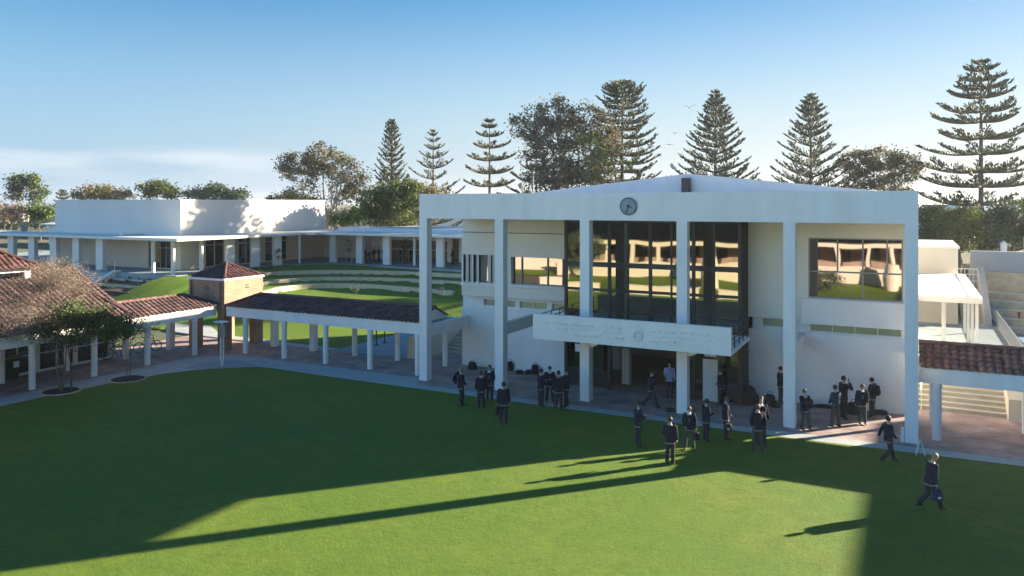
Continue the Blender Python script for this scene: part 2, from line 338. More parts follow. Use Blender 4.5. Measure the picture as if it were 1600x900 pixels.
# short grass blades along the lawn, nearest the camera, as one mass
# raised ground behind
lip = [(-49, 38.9), (-49.2, 42), (-49.8, 46.5)]
W1 = lip + [(-51.1, 50.5), (-52.8, 54.2), (-51.0, 58.2), (-46.4, 59.5), (-40.3, 58.9), (-33.0, 57.6)]
W2 = [(-52.5, 38.9), (-52.8, 43), (-53.6, 48)] + [(-54.9, 54.0), (-55.4, 57), (-53.0, 60.6), (-48.6, 62.4), (-43.3, 63.2), (-33.2, 62.6)]
W3 = [(-57, 38.9), (-57.2, 44), (-58, 52)] + [(-59.0, 58.1), (-58.8, 60.4), (-55.7, 63.3), (-51, 65.4), (-45.5, 66.4), (-33.2, 66.3)]
def smooth(pl, n=3):
    for _ in range(n):
        q = [pl[0]]
        for a, b in zip(pl, pl[1:]): q += [(.75 * a[0] + .25 * b[0], .75 * a[1] + .25 * b[1]), (.25 * a[0] + .75 * b[0], .25 * a[1] + .75 * b[1])]
        pl = q + [pl[-1]]
    return pl
W1, W2, W3 = smooth(W1), smooth(W2), smooth(W3)
def inside(p, pl):
    poly = pl + [(-33.0, 38.8)]; x, y = p; c = False; n = len(poly)
    for i in range(n):
        x1, y1 = poly[i]; x2, y2 = poly[(i + 1) % n]
        if (y1 > y) != (y2 > y) and x < (x2 - x1) * (y - y1) / (y2 - y1) + x1: c = not c
    return c
def dist(p, pl):
    m = 1e9
    for a, b in zip(pl, pl[1:]):
        dx, dy = b[0] - a[0], b[1] - a[1]; k = max(0, min(1, ((p[0] - a[0]) * dx + (p[1] - a[1]) * dy) / (dx * dx + dy * dy + 1e-9)))
        m = min(m, math.hypot(p[0] - a[0] - k * dx, p[1] - a[1] - k * dy))
    return m
def sst(a, b, x): k = max(0, min(1, (x - a) / (b - a))); return k * k * (3 - 2 * k)
def hill(x, y):
    if x > -33: return 2.56 * sst(47, 66.5, y) * .98 + .02 if y > 46 else -.04
    k = sst(-37.5, -34.2, x)
    if k > 0: return hill_(x, y) * (1 - k) + k * (2.56 * sst(47, 66.5, y) * .98 + .02)
    return hill_(x, y)
def hill_(x, y):
    p = (x, y)
    if inside(p, W1): z = 1.2 * sst(17, 0, dist(p, W1)) * sst(40, 53, y)
    elif inside(p, W2): z = 1.62 * sst(40, 51, y)
    elif inside(p, W3): z = 1.93 * sst(40, 49, y)
    else: z = (2.28 + .27 * min(1, dist(p, W3) / 3)) * sst(39, 50, y)
    return z + .01
b = MB(); X0, X1, Y0, Y1, S = -62.6, -27.4, 38.9, 68.2, .4
nx = int((X1 - X0) / S); ny = int((Y1 - Y0) / S)
vs = [(X0 + (X1 - X0) * i / nx, Y0 + (Y1 - Y0) * j / ny) for j in range(ny + 1) for i in range(nx + 1)]
b.add([(x, y, hill(x, y)) for x, y in vs], [(j * (nx + 1) + i, j * (nx + 1) + i + 1, (j + 1) * (nx + 1) + i + 1, (j + 1) * (nx + 1) + i) for j in range(ny) for i in range(nx)])
struct(b.build('amphitheatre_lawn', M['grass'], smooth=True))
b = MB(); b.prism([(-49, 38.6), (-44, 38.2), (-33, 38.2), (-33, 38.95), (-44, 39.2), (-47.2, 41.2), (-50.4, 43.4), (-53, 42.2)], -.02, .06); struct(b.build('pale_path', M['concrete']))
# curved limestone seats
for pl, zt, zb, lab in ((W1, 1.66, .9, 'lowest'), (W2, 1.97, 1.4, 'middle'), (W3, 2.33, 1.8, 'topmost')):
    pts = [p for p in pl if p[1] > (45.5 if pl is W1 else 50) and p[0] < -35.4]
    b = MB(); n = len(pts); w = .22; L = []; Rr = []
    for i, p in enumerate(pts):
        a = Vector(pts[max(0, i - 1)]); c = Vector(pts[min(n - 1, i + 1)]); d = (c - a).normalized(); nn = Vector((-d.y, d.x)); q = Vector(p)
        L.append(q + nn * w); Rr.append(q - nn * w)
    vs = []
    for l, r in zip(L, Rr): vs += [(l.x, l.y, zb), (l.x, l.y, zt), (r.x, r.y, zt), (r.x, r.y, zb)]
    fs = [(0, 1, 2, 3), tuple(4 * (n - 1) + k for k in (3, 2, 1, 0))]
    for i in range(n - 1):
        for k in range(4): fs.append((4 * i + k, 4 * i + 4 + k, 4 * i + 4 + (k + 1) % 4, 4 * i + (k + 1) % 4))
    b.add(vs, fs); o = b.build('limestone_terrace', M['lime']); tag(o, f'{lab} of the three curved limestone seating walls in the back lawn', 'retaining wall', 'curved amphitheatre walls')
# plateau behind
b = MB(); b.prism([(-61.6, 49.6), (-61.6, 63.5), (-60.3, 66.6), (-58, 67.6), (-24, 67.6), (-24, 95), (-110, 95), (-110, 49.6)], -.05, 2.6); struct(b.build('terrace_paving', M['slate']))
b = MB(); b.prism([(-2400, 95), (2400, 95), (2400, 2400), (-2400, 2400)], -.05, 2.55); b.prism([(-2400, 49.6), (-110, 49.6), (-110, 95), (-2400, 95)], -.05, 2.55); struct(b.build('upper_ground', M['earth']))
b = MB(); b.prism([(-110, 36), (-62.6, 36), (-62.6, 49.6), (-110, 49.6)], -.05, lambda x, y: .02 + 1.35 * sst(40, 48, y)); struct(b.build('garden_bed_soil', M['soil']))
b = MB(); b.add([(-33, 38.2, .03), (-27.4, 38.2, .03), (-27.4, 46.4, .03), (-33, 46.4, .03)], [(0, 1, 2, 3)]); struct(b.build('bluegrey_path', M['slate']))
# the land right of the main building
struct(sheet('right_paving', [(-1, 42.4), (12, 42.4), (12, 44), (-1, 44)], 1.205, M['paving']))
b = MB(); b.prism([(-1, 42.6), (5.2, 42.6), (5.2, 78), (-1, 78)], -.05, 1.2); struct(b.build('upper_path', M['slate']))
b = MB(); b.prism([(5.2, 42.6), (40, 42.6), (40, 68), (5.2, 68)], -.05, .55); struct(b.build('sunken_court', M['paving']))

# ------------------------------------------------------------------ main building
MBD = thing('school_building', 'large white modernist building with tall square columns, clock beam and glazed centre', 'building')
COLX = [(-23.45, -22.97), (-18.83, -18.35), (-14.17, -13.69), (-9.46, -8.98), (-4.87, -4.39), (-.28, .20)]
PF, ZT, ZB = 34.2, 9.98, 8.67
for x0, x1 in COLX:
    b = MB(); g = .006
    for z0, z1 in ((0, 2.75), (2.76, 4.62), (4.63, ZB)): b.box(x0, x1, PF, PF + .48, z0, z1)
    b.box(x0 + g * 2, x1 - g * 2, PF + g * 2, PF + .48 - g * 2, .1, ZB)
    b.build('column', M['white'], MBD)
b = MB(); b.box(-23.45, .20, PF - .002, PF + .482, ZB, ZT); b.build('portico_beam', M['white'], MBD)
b = MB(); b.box(-23.449, .199, PF + .482, 39.05, ZB, ZT - .12)
b.box(-23.45, -23.25, PF + .483, 56, ZT - .12, ZT - .005); b.box(0, .2, PF + .483, 56, ZT - .12, ZT - .005); b.build('portico_roof', M['white2'], MBD)
# shell behind
UY, LY = 38.4, 38.8
b = MB()
fins = [(-23.2, -23.02), (-22.85, -22.71), (-22.53, -22.29), (-22.17, -21.55), (-21.38, -21.24)]
wall(b, 'x', -23.35, -16.75, 4.12, 7.78, UY, UY + .4, [(-20.1, -16.75, 4.92, 6.45)] + [(a, c, 4.92, 6.5) for a, c in fins])
wall(b, 'x', -23.35, -16.75, 7.80, ZB, UY + .15, UY + .4); b.build('upper_wall', M['bouncewall'], MBD); b = MB()
wall(b, 'x', -7.12, .0, 3.98, ZB, UY, UY + .4, [(-4.34, -.38, 5.05, 7.87)])
b.build('upper_wall', M['bouncewall'], MBD)
b = MB(); b.box(-23.34, -16.76, UY + .05, UY + .2, 7.77, 7.81); b.build('painted_shadow_line', M['dark'], MBD)  # solid dark strip standing in for the shadow line below the top band
b = MB()
wall(b, 'x', -23.5, -16.75, .0, 4.12, LY, LY + .3, [(-22.1, -20.05, 3.53, 3.92), (-19.75, -18.05, 3.53, 3.92), (-17.75, -16.8, 3.53, 3.92)])
wall(b, 'x', -23.5, -16.75, 0, 3.42, LY - .1, LY); b.build('lower_wall', M['white2'], MBD); b = MB()
wall(b, 'x', -7.12, .08, .0, 3.98, LY, LY + .3, [(-6.5, -5.2, 3.5, 3.90), (-4.3, -.45, 3.42, 3.84)])
wall(b, 'x', -7.12, .08, 0, 3.36, LY - .1, LY)
b.build('lower_wall', M['white2'], MBD)
for a in ((-23.5, -23.2, LY + .3, 56, 0, ZT - .13), (-.1, .08, LY + .3, 56, 0, ZT - .13), (-23.5, .08, 56, 56.3, 0, ZT - .13), (-16.9, -16.75, UY + .4, 50, 0, ZB), (-7.12, -6.95, UY + .4, 50, 0, ZB)):
    b = MB(); b.box(*a); b.build('side_wall', M['white2'], MBD)
b = MB(); b.box(-23.46, .1, 39.05, 56.2, ZB + .1, ZT - .125); b.build('flat_roof', M['metalroof'], MBD)
b = MB(); b.profy([(-18.8, 9.9), (-10.1, 9.9), (-1.5, 9.9), (-1.5, 10.06), (-10.1, 10.98), (-18.8, 10.06)], 38.6, 56.5); b.build('gable_roof', M['metalroof'], MBD)
b = MB(); b.box(-10.32, -9.93, 38.2, 38.55, 9.99, 10.75); b.build('flue_box', M['dark'], MBD)
b = MB(); b.tube([(-18.5, 38, 9.8), (-18.5, 38, 11.0)], .025, 6); b.build('mast', M['steel'], MBD)
# windows of the left block
b = MB(); b.box(-20.1, -16.76, UY + .28, UY + .31, 4.92, 6.45)
w = b.build('window', M['glasspink'], MBD); b = MB()
for x in (-20.1, -19.55, -17.95, -16.84): b.box(x, x + .06, UY + .2, UY + .32, 4.92, 6.45)
b.box(-20.1, -16.76, UY + .2, UY + .32, 4.9, 4.97); b.build('frame', M['frame'], w)
b = MB(); b.box(-20.3, -16.76, UY - .14, UY + .2, 4.78, 4.90); b.build('sill', M['white'], w)
b = MB(); b.box(-23.3, -21.9, UY + .402, UY + .5, 4.9, 6.52); b.box(-21.5, -21.1, UY + .402, UY + .5, 4.9, 6.52); w = b.build('louvre_window', M['bluegrey'], MBD)
b = MB(); b.box(-21.9, -21.5, UY + .42, UY + .46, 4.9, 6.52); b.build('pane', M['glassdk'], w)
b = MB()
for a, c in fins:
    for x in (a - .045, c + .0): b.box(x, x + .045, UY - .07, UY + .2, 4.86, 6.53)
b.box(-23.34, -21.05, UY - .12, UY + .2, 4.70, 4.86); b.build('fin', M['white'], w)
for a, c, z0, z1 in ((-22.1, -20.05, 3.53, 3.92), (-19.75, -18.05, 3.53, 3.92), (-17.75, -16.8, 3.53, 3.92), (-6.5, -5.2, 3.5, 3.90), (-4.3, -.45, 3.42, 3.84)):
    b = MB(); b.box(a, c, LY + .13, LY + .16, z0, z1); w = b.build('strip_window', M['glassgreen'], MBD)
    b = MB(); n = max(1, round((c - a) / .95))
    for i in range(n + 1): x = a + (c - a) * i / n; b.box(max(a, x - .02), min(c, x + .02), LY + .08, LY + .17, z0, z1)
    b.box(a, c, LY + .075, LY + .17, z0, z0 + .035); b.build('frame', M['whiteframe'], w)
# window and spandrel of the right block
b = MB(); b.box(-4.34, -.38, UY + .2, UY + .23, 5.05, 7.87); w = b.build('window', M['glasspink'], MBD); b = MB()
for x in (-4.34, -3.12, -2.05, -1.05, -.44): b.box(x, x + .06, UY + .1, UY + .26, 6.28, 7.87)
for x in (-4.34, -2.05, -.44): b.box(x, x + .06, UY + .1, UY + .26, 5.05, 6.28)
for z in (5.05, 6.26, 7.81): b.box(-4.34, -.38, UY + .095, UY + .25, z, z + .06)
b.build('frame', M['frame'], w)
b = MB(); b.box(-4.62, -.12, UY - .24, UY - .002, 3.86, 5.03); b.build('spandrel', M['white2'], MBD)
# beams tying columns back to the walls
for x0, x1, z0, z1 in ((-23.25, -22.97, 2.32, 2.92), (-18.75, -18.45, 2.75, 3.35), (-4.78, -4.5, 2.75, 3.35), (-.26, .1, 2.75, 3.35)):
    b = MB(); b.box(x0, x1, PF + .482, LY - .102, z0, z1); b.build('tie_beam', M['white'], MBD)
# glazed centre
GX0, GX1, GY = -16.15, -7.12, 36.9
posts = [-16.15, -15.15, -13.75, -12.72, -11.60, -10.50, -9.45, -8.42, -7.27]
MG = thing('glazed_bay', 'tall dark framed glass bay in the centre of the white building, stairs inside', 'glass bay')
b = MB(); b.box(GX0 + .05, GX1 - .05, GY + .04, GY + .065, 3.35, ZB - .02); b.build('upper_glass', M['glass'], MG)
for a in ((GX0 + .05, -13.75), (-9.4, GX1 - .05)): b = MB(); b.box(a[0], a[1], GY + .04, GY + .065, .1, 3.1); b.build('lower_glass', M['glassdk'], MG)
b = MB()
for x in posts: b.box(x, x + (.15 if x not in (-15.15, -12.72, -10.5, -8.42) else .07), GY - .03, GY + .16, 0 if x in (-16.15, -13.75, -9.45, -7.27) else 3.2, ZB - .003)
b.box(GX0, GX1, GY - .02, GY + .15, 6.22, 6.47); b.box(GX0, GX1, GY - .01, GY + .14, 4.98, 5.12); b.box(GX0, GX1, GY - .01, GY + .14, 3.95, 4.02)
b.box(GX0, GX1, GY - .02, GY + .15, 8.5, ZB - .004); b.box(GX0, GX1, GY - .02, GY + .15, 3.0, 3.4); b.build('mullions', M['dark'], MG)
b = MB(); b.box(GX1 - .06, GX1 - .01, GY + .16, UY - .01, 0, ZB - .003)
for i in range(7): b.box(GX1 - .01, GX1 + .05, GY + .16 + i * .2, GY + .22 + i * .2, .02, ZB - .004)
b.build('side_panel', M['curtain'], MG)
b = MB(); b.box(GX0 + .01, GX0 + .05, GY + .16, UY - .01, 0, ZB - .003); b.build('side_glass', M['glass'], MG)
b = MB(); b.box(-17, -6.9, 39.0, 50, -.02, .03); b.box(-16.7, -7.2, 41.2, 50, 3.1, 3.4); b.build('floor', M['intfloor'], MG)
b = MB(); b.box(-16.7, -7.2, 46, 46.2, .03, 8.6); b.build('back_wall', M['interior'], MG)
for x in (-14.95, -10.05):
    b = MB(); b.box(x - .23, x + .23, 41.5, 41.96, 0, ZB); b.build('interior_column', M['intcol'], MG)
b = MB()
for i in range(16): b.box(-13.2, -10.4, 42.0 + i * .3, 42.3 + i * .3, 3.4 + i * .17, 3.46 + i * .17)
b.build('stair', M['steel'], MG); b = MB()
for i in range(12): b.box(-9.4, -7.6, 42.0 + i * .3, 42.3 + i * .3, .1 + i * .26, .16 + i * .26)
b.build('stair', M['steel'], MG)
b = MB()
for z in (3.7, 3.95, 4.2): b.tube([(-16.6, 41.1, z), (-7.3, 41.1, z)], .02, 6)
for x in range(8): b.tube([(-16.4 + x * 1.28, 41.1, 3.4), (-16.4 + x * 1.28, 41.1, 4.3)], .02, 6)
b.build('handrail', M['dark'], MG)
b = MB(); b.box(-8.9, -8.2, GY - .09, GY - .06, 0.05, 2.05); b.build('door_leaf', M['whiteframe'], MG)
b = MB(); b.box(-13.5, -13.1, 38.3, 38.7, 0.03, 1.9); b.build('display_stand', M['whiteframe'], MG)
for x, z in ((-15.25, 2.0), (-8.55, 2.35)):
    b = MB(); b.box(x - .28, x + .28, GY - .05, GY - .035, z - .2, z + .2)
    tag(b.build('notice_sheet', M['paper']), 'white paper notice taped to the dark entry glass ' + ('beside the left entrance column' if x < -12 else 'beside the open white door leaf'), 'notice')
# relief balcony
RB = thing('relief_balcony', 'white balcony front carved in low relief over the entrance', 'balcony')
RX0, RX1, RY = -15.9, -6.72, 32.62
b = MB(); b.box(RX0, RX1, RY, RY + .22, 3.1, 4.28); b.build('parapet', M['white'], RB)
b = MB(); b.box(RX0, RX1, RY + .22, PF - .005, 3.10, 3.28)
b.box(RX0 + .02, RX1 - .02, PF + .484, GY - .04, 3.10, 3.28)
for a, c in zip([(RX0, RX0)] + [x for x in COLX[2:4]], [x for x in COLX[2:4]] + [(RX1, RX1)]): b.box(a[1] + .003, c[0] - .003, PF - .005, PF + .484, 3.1, 3.28)
b.build('deck', M['white2'], RB)
b = MB()
for x in (RX0 + .05, RX1 - .05):
    b = MB()
    for z in (3.5, 3.72, 3.94, 4.16): b.tube([(x, RY + .22, z), (x, GY - .05, z)], .022, 6)
    for y in (33.6, 34.6, 35.6, 36.6): b.tube([(x, y, 3.28), (x, y, 4.2)], .025, 6)
    b.build('side_railing', M['dark'], RB)
for (a, c) in COLX[2:4]:
    b = MB(); b.profy([(c + .002, 3.095), (c + .9, 3.095), (c + .9, 3.0), (c + .15, 2.62), (c + .002, 2.62)], PF + .05, PF + .42); b.build('bracket', M['white'], RB)
rr = random.Random(3); b = MB(); yb = RY - .055
def mark(x, z, kind, s):
    y = yb
    if kind == 0: b.box(x - s, x + s, y, RY + .01, z - .02, z + .02)
    elif kind == 1: b.box(x - s * .5, x + s * .5, y - .015, RY + .01, z - s * .35, z + s * .35)
    elif kind == 2:
        pts = [(x + s * math.cos(a), y + .012, z + s * .6 * math.sin(a)) for a in [rr.uniform(0, 1) + i * .45 for i in range(rr.randint(4, 9))]]; b.tube(pts, .022, 6)
    elif kind == 3: b.ell((x, RY, z), (s * .5, .035, s * .4), 10, 6)
    elif kind == 4:
        a = rr.uniform(-.9, .9); b.tube([(x - s * math.cos(a), y + .01, z - s * math.sin(a) * .6), (x, y, z + .03), (x + s * math.cos(a), y + .01, z + s * math.sin(a) * .6)], .02, 6)
for z_, x_, st in ((3.90, -15.2, .27), (3.68, -14.6, .33), (3.46, -14.3, .30)):
    while x_ < -7.3:
        if abs(x_ + 10.75) > .45 and rr.random() < .78: mark(x_ + rr.uniform(-.05, .05), z_ + rr.uniform(-.03, .03), rr.choice([0, 1, 1, 2, 3, 3, 4]), rr.uniform(.08, .17))
        x_ += st * rr.uniform(.8, 1.3)
for rad, th in ((.2, .045), (.10, .03)):
    b.tube([(-10.75 + rad * math.cos(i * math.pi / 12), RY - .012, 3.66 + rad * math.sin(i * math.pi / 12)) for i in range(25)], th, 6, cap=False)
b.build('relief_carving', M['white'], RB)
# clock
CK = thing('wall_clock', 'round grey clock mounted on the white front beam', 'clock', (-11.72, PF - .01, 9.34))
b = MB(); b.tube([(0, 0, 0), (0, -.05, 0)], .36, 40, ref=(0, 0, 1)); b.build('clock_face', M['clockface'], CK)
b = MB(); b.tube([(.385 * math.cos(i * math.pi / 20), -.035, .385 * math.sin(i * math.pi / 20)) for i in range(41)], .035, 6, cap=False); b.build('rim', M['clockrim'], CK)
b = MB()
for i in range(12):
    a = i * math.pi / 6; b.tube([(.28 * math.cos(a), -.055, .28 * math.sin(a)), (.33 * math.cos(a), -.055, .33 * math.sin(a))], .008, 4)
b.build('hour_marks', M['clockrim'], CK)
b = MB(); b.tube([(.03, -.07, .09), (-.11, -.07, -.31)], .018, 5); b.build('minute_hand', M['black'], CK)
b = MB(); b.tube([(-.09, -.07, .03), (.17, -.07, -.06)], .02, 5); b.build('hour_hand', M['black'], CK)
# sign
b = MB(); b.box(-17.75, -17.05, LY - .16, LY - .103, 2.02, 2.46); sg = b.build('wall_sign', M['suit']); tag(sg, 'small dark sign with two lines of white lettering on the wall under the balcony', 'sign')
b = MB(); rs = random.Random(5)
for z, n, h in ((2.28, 9, .085), (2.13, 5, .07)):
    for i in range(n):
        x = -17.4 + (i - n / 2) * .062; b.box(x, x + .012, LY - .168, LY - .16, z, z + h)
        if rs.random() < .7: b.box(x + .012, x + .042, LY - .168, LY - .16, z + h * rs.choice([0, .45, .85]), z + h * rs.choice([0, .45, .85]) + .014)
        if rs.random() < .6: b.box(x + .035, x + .046, LY - .168, LY - .16, z, z + h)
b.build('lettering', M['paper'], sg)
b = MB(); b.box(-.42, -.30, PF - .02, PF + .25, .0, .55); tag(b.build('utility_box', M['whiteframe']), 'small white utility box at the foot of the end column', 'box')

# ------------------------------------------------------------------ arcades
def arc_col(par, x, y, zt, square=False, r=.16):
    b = MB()
    if square: b.box(x - .19, x + .19, y - .19, y + .19, 0, zt)
    else:
        b.cyl(x, y, 0, zt - .16, r, 20); b.cyl(x, y, zt - .16, zt - .10, r + .035, 20); b.cyl(x, y, zt - .10, zt - .002, r + .02, 20)
    b.build('column', M['white'], par, smooth=False)
def gable_roof(par, axis, a0, a1, c, half, ze, zr, mt, rnd, hip0=False, hip1=False):
    b = MB(); S = math.hypot(half, zr - ze)
    for sgn in (-1, 1):
        L = a1 - a0
        if axis == 'x': O = (a0, c + sgn * half, ze); U = (1, 0, 0); V = (0, -sgn * half, zr - ze)
        else: O = (c + sgn * half, a0, ze); U = (0, 1, 0); V = (-sgn * half, 0, zr - ze)
        def keep(u, v): return not ((hip0 and u < v * half / S) or (hip1 and u > L - v * half / S))
        tiles(b, O, U, L, V, S, keep, rnd=rnd)
    P = (lambda a, z: (a, c, z)) if axis == 'x' else (lambda a, z: (c, a, z))
    ridge(b, P(a0 + (half if hip0 else 0), zr + .05), P(a1 - (half if hip1 else 0), zr + .05), rnd=rnd)
    for hp, a, s_ in ((hip0, a0, 1), (hip1, a1, -1)):
        if hp:
            for sgn in (-1, 1):
                q = (a, c + sgn * half, ze + .05) if axis == 'x' else (c + sgn * half, a, ze + .05); ridge(b, q, P(a + s_ * half, zr + .06), .08, rnd)
            O = (a, c - half, ze) if axis == 'x' else (c - half, a, ze); U = (0, 1, 0) if axis == 'x' else (1, 0, 0); V = (s_ * half, 0, zr - ze) if axis == 'x' else (0, s_ * half, zr - ze)
            tiles(b, O, U, 2 * half, V, S, lambda u, v: abs(u - half) < half * (1 - v / S) + .02, rnd=rnd)
    return b.build('tile_roof', mt, par, tint=True)
def under_roof(par, axis, a0, a1, c, half, ze, zr):
    b = MB(); pr = [(c - half, ze - .01), (c + half, ze - .01), (c, zr - .03)]
    (b.profx if axis == 'x' else b.profy)(pr, a0, a1); b.build('roof_frame', M['white2'], par)
AR = thing('covered_walkway', 'white colonnaded walkway with a dark tiled roof between the brick tower and the white building', 'walkway')
for a in ((-38.86, -23.46, 35.05, 35.33), (-37.9, -23.46, 37.72, 38.0)): b = MB(); b.box(*a, 2.27, 2.88); b.build('beam', M['white'], AR)
for x in (-37.32, -34.07, -30.8, -27.52, -24.22): arc_col(AR, x, 35.2, 2.272)
for x in (-37.5, -34.13, -30.8, -27.52, -24.13): arc_col(AR, x, 37.86, 2.272, square=x < -34)
rnd = random.Random(11)
gable_roof(AR, 'x', -38.95, -23.9, 36.53, 1.52, 2.9, 3.58, M['tile'], rnd, hip0=True)
under_roof(AR, 'x', -37.8, -24.0, 36.53, 1.45, 2.89, 3.56)
AL = thing('covered_walkway', 'white colonnaded walkway with a tiled roof running left from the brick tower', 'walkway')
for a in ((-39.94, -39.66, 2, 34.95), (-42.78, -42.52, 29.3, 34.95)): b = MB(); b.box(*a, 2.27, 2.88); b.build('beam', M['white'], AL)
for y in (7.1, 10.4, 13.6, 16.9, 20.2, 23.4, 26.75, 30.05, 33.4): arc_col(AL, -39.8, y, 2.272)
for y in (13.6, 16.9, 20.2, 23.4, 26.9, 30.6): arc_col(AL, -42.5, y, 2.272)
arc_col(AL, -42.65, 33.9, 2.272, True)
gable_roof(AL, 'y', 29.0, 35.3, -41.15, 1.58, 2.9, 3.62, M['tileold'], rnd, hip1=True)
under_roof(AL, 'y', 29.0, 34.0, -41.15, 1.5, 2.89, 3.6)
AX = thing('covered_walkway', 'white beamed walkway with a dark tiled roof right of the white building', 'walkway')
for a in ((.21, 16, 35.05, 35.33), (.21, 16, 37.72, 38.0)): b = MB(); b.box(*a, 2.27, 2.88); b.build('beam', M['white'], AX)
for x in (.86, 4.16, 7.46, 10.76, 14.06): arc_col(AX, x, 35.2, 2.272, r=.17)
for x in (.80, 4.16, 7.46, 10.76, 14.06): arc_col(AX, x, 37.86, 2.272)
gable_roof(AX, 'x', .24, 16, 36.53, 1.52, 2.9, 3.62, M['tile'], rnd)
under_roof(AX, 'x', .26, 15.9, 36.53, 1.45, 2.89, 3.6)
# ------------------------------------------------------------------ brick tower
TW = thing('brick_tower', 'small square orange brick tower with a pyramid tiled roof at the walkway corner', 'tower')
tx0, tx1, ty0, ty1 = -42.5, -39.2, 35.2, 38.5
for x0, x1 in ((tx0, tx0 + .62), (tx1 - .62, tx1)):
    for y0, y1 in ((ty0, ty0 + .62), (ty1 - .62, ty1)): b = MB(); b.box(x0, x1, y0, y1, 0, 2.6); b.build('pier', M['brick'], TW)
b = MB(); b.box(tx0 + .003, tx1 - .003, ty0 + .003, ty1 - .003, 2.6, 4.48); b.build('upper_wall', M['brick'], TW)
b = MB(); b.box(tx0 - .06, tx1 + .06, ty0 - .06, ty1 + .06, 4.48, 4.60); b.build('cornice', M['white'], TW)
b = MB(); cx_, cy_ = (tx0 + tx1) / 2, (ty0 + ty1) / 2; hw = 1.52; zr = 5.42
for (O, U, V) in (((cx_ - hw, cy_ - hw, 4.62), (1, 0, 0), (0, hw, zr - 4.62)), ((cx_ + hw, cy_ - hw, 4.62), (0, 1, 0), (-hw, 0, zr - 4.62)),
                  ((cx_ + hw, cy_ + hw, 4.62), (-1, 0, 0), (0, -hw, zr - 4.62)), ((cx_ - hw, cy_ + hw, 4.62), (0, -1, 0), (hw, 0, zr - 4.62))):
    S = math.hypot(hw, zr - 4.62); tiles(b, O, U, 2 * hw, V, S, lambda u, v: abs(u - hw) < hw * (1 - v / S) + .03, rnd=rnd, tw=.27, rh=.33)
b.add([(cx_ - hw, cy_ - hw, 4.61), (cx_ + hw, cy_ - hw, 4.61), (cx_ + hw, cy_ + hw, 4.61), (cx_ - hw, cy_ + hw, 4.61), (cx_, cy_, zr - .02)], [(0, 1, 4), (1, 2, 4), (2, 3, 4), (3, 0, 4)], .5)
for a in ((-1, -1), (1, -1), (1, 1), (-1, 1)): ridge(b, (cx_ + a[0] * hw, cy_ + a[1] * hw, 4.68), (cx_, cy_, zr + .07), .085, rnd)
b.build('pyramid_roof', M['tile'], TW, tint=True)
b = MB()
for (x, y, ax) in ((cx_ + .1, ty0, 0), (tx1, cy_ + .25, 1)):
    for dz, w in ((3.86, .28), (4.02, .22)):
        if ax == 0: b.box(x - w / 2, x + w / 2, y - .03, y + .02, dz, dz + .07)
        else: b.box(x - .02, x + .03, y - w / 2, y + w / 2, dz, dz + .07)
b.build('vent', M['dark'], TW)
for x in (tx1 - .35, tx0 + .25): b = MB(); b.tube([(x, ty0 - .06, 4.4), (x, ty0 - .06, 2.9)], .05, 8); b.build('downpipe', M['brick'], TW)
# post with lantern in front of the tower
LP = thing('lantern_post', 'slim white twin post with a flat cap on the pale pad before the brick tower', 'post', (-35.55, 31.75, 0))
b = MB()
for dx in (-.11, .11): b.tube([(dx * .2, 0, 0), (dx, 0, .5), (dx, 0, 2.35)], .045, 8)
b.build('twin_pole', M['whiteframe'], LP)
b = MB(); b.box(-.15, .15, -.1, .1, 1.75, 2.35); b.build('lantern_box', M['steel'], LP)
b = MB(); b.box(-.42, .30, -.25, .25, 2.56, 2.62); b.tube([(0, 0, 2.35), (0, 0, 2.57)], .05, 8); b.build('cap', M['whiteframe'], LP)
b = MB(); b.prism([(-36.9, 30.2), (-35.6, 31.0), (-34.4, 32.2), (-33.9, 32.9), (-36.2, 33.5), (-37.6, 31.9)], .006, .012); struct(b.build('blue_pad', M['slate']))
# ------------------------------------------------------------------ left classroom building
LBD = thing('classroom_building', 'low building with a big weathered terracotta tiled roof and raised clerestory at far left', 'building')
b = MB(); wall(b, 'y', 2, 30.6, 0, 2.9, -43.75, -43.5, [(4 + i * 2.2, 4 + i * 2.2 + 2.05, .06, 2.4) for i in range(12)]); b.box(-52, -43.75, 30.35, 30.6, 0, 2.9); b.build('wall', M['white2'], LBD)
for i in range(12):
    y0 = 4 + i * 2.2; b = MB(); b.box(-43.66, -43.63, y0, y0 + 2.05, .06, 2.4); w = b.build('glass_door', M['glassdk'], LBD)
    b = MB()
    for y in (y0, y0 + 1.0, y0 + 1.99): b.box(-43.70, -43.58, y, y + .06, .06, 2.4)
    for z in (.06, 1.0, 1.95, 2.34): b.box(-43.69, -43.59, y0, y0 + 2.05, z, z + .06)
    b.build('frame', M['whiteframe'], w)
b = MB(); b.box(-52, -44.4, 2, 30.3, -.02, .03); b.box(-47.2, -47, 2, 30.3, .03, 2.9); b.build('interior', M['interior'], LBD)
rnd = random.Random(5)
def roofplane(name, O, U, L, V, mt, keep=None):
    b = MB(); S = Vector(V).length; tiles(b, O, U, L, V, S, keep, rnd=rnd)
    Ov, Uv, Vv = Vector(O), Vector(U).normalized() * L, Vector(V); dn = Vector((0, 0, -.03))
    if not keep: b.add([Ov + dn, Ov + Uv + dn, Ov + Uv + Vv + dn, Ov + Vv + dn], [(0, 1, 2, 3)], .5)
    return b
b = roofplane('r', (-39.55, 4, 2.92), (0, 1, 0), 25.1, (-5.75, 0, 2.72), lambda u, v: u < 25.1 - 1.6 * v / 6.36)
b.add([(-39.55, 4, 2.89), (-39.55, 29.1, 2.89), (-45.3, 27.5, 5.6), (-45.3, 4, 5.6)], [(0, 1, 2, 3)], .5)
ridge(b, (-45.3, 4, 5.7), (-45.3, 27.5, 5.7), rnd=rnd); ridge(b, (-39.6, 29.1, 3.0), (-45.3, 27.5, 5.7), .09, rnd)
b.build('tile_roof', M['tileold'], LBD, tint=True)
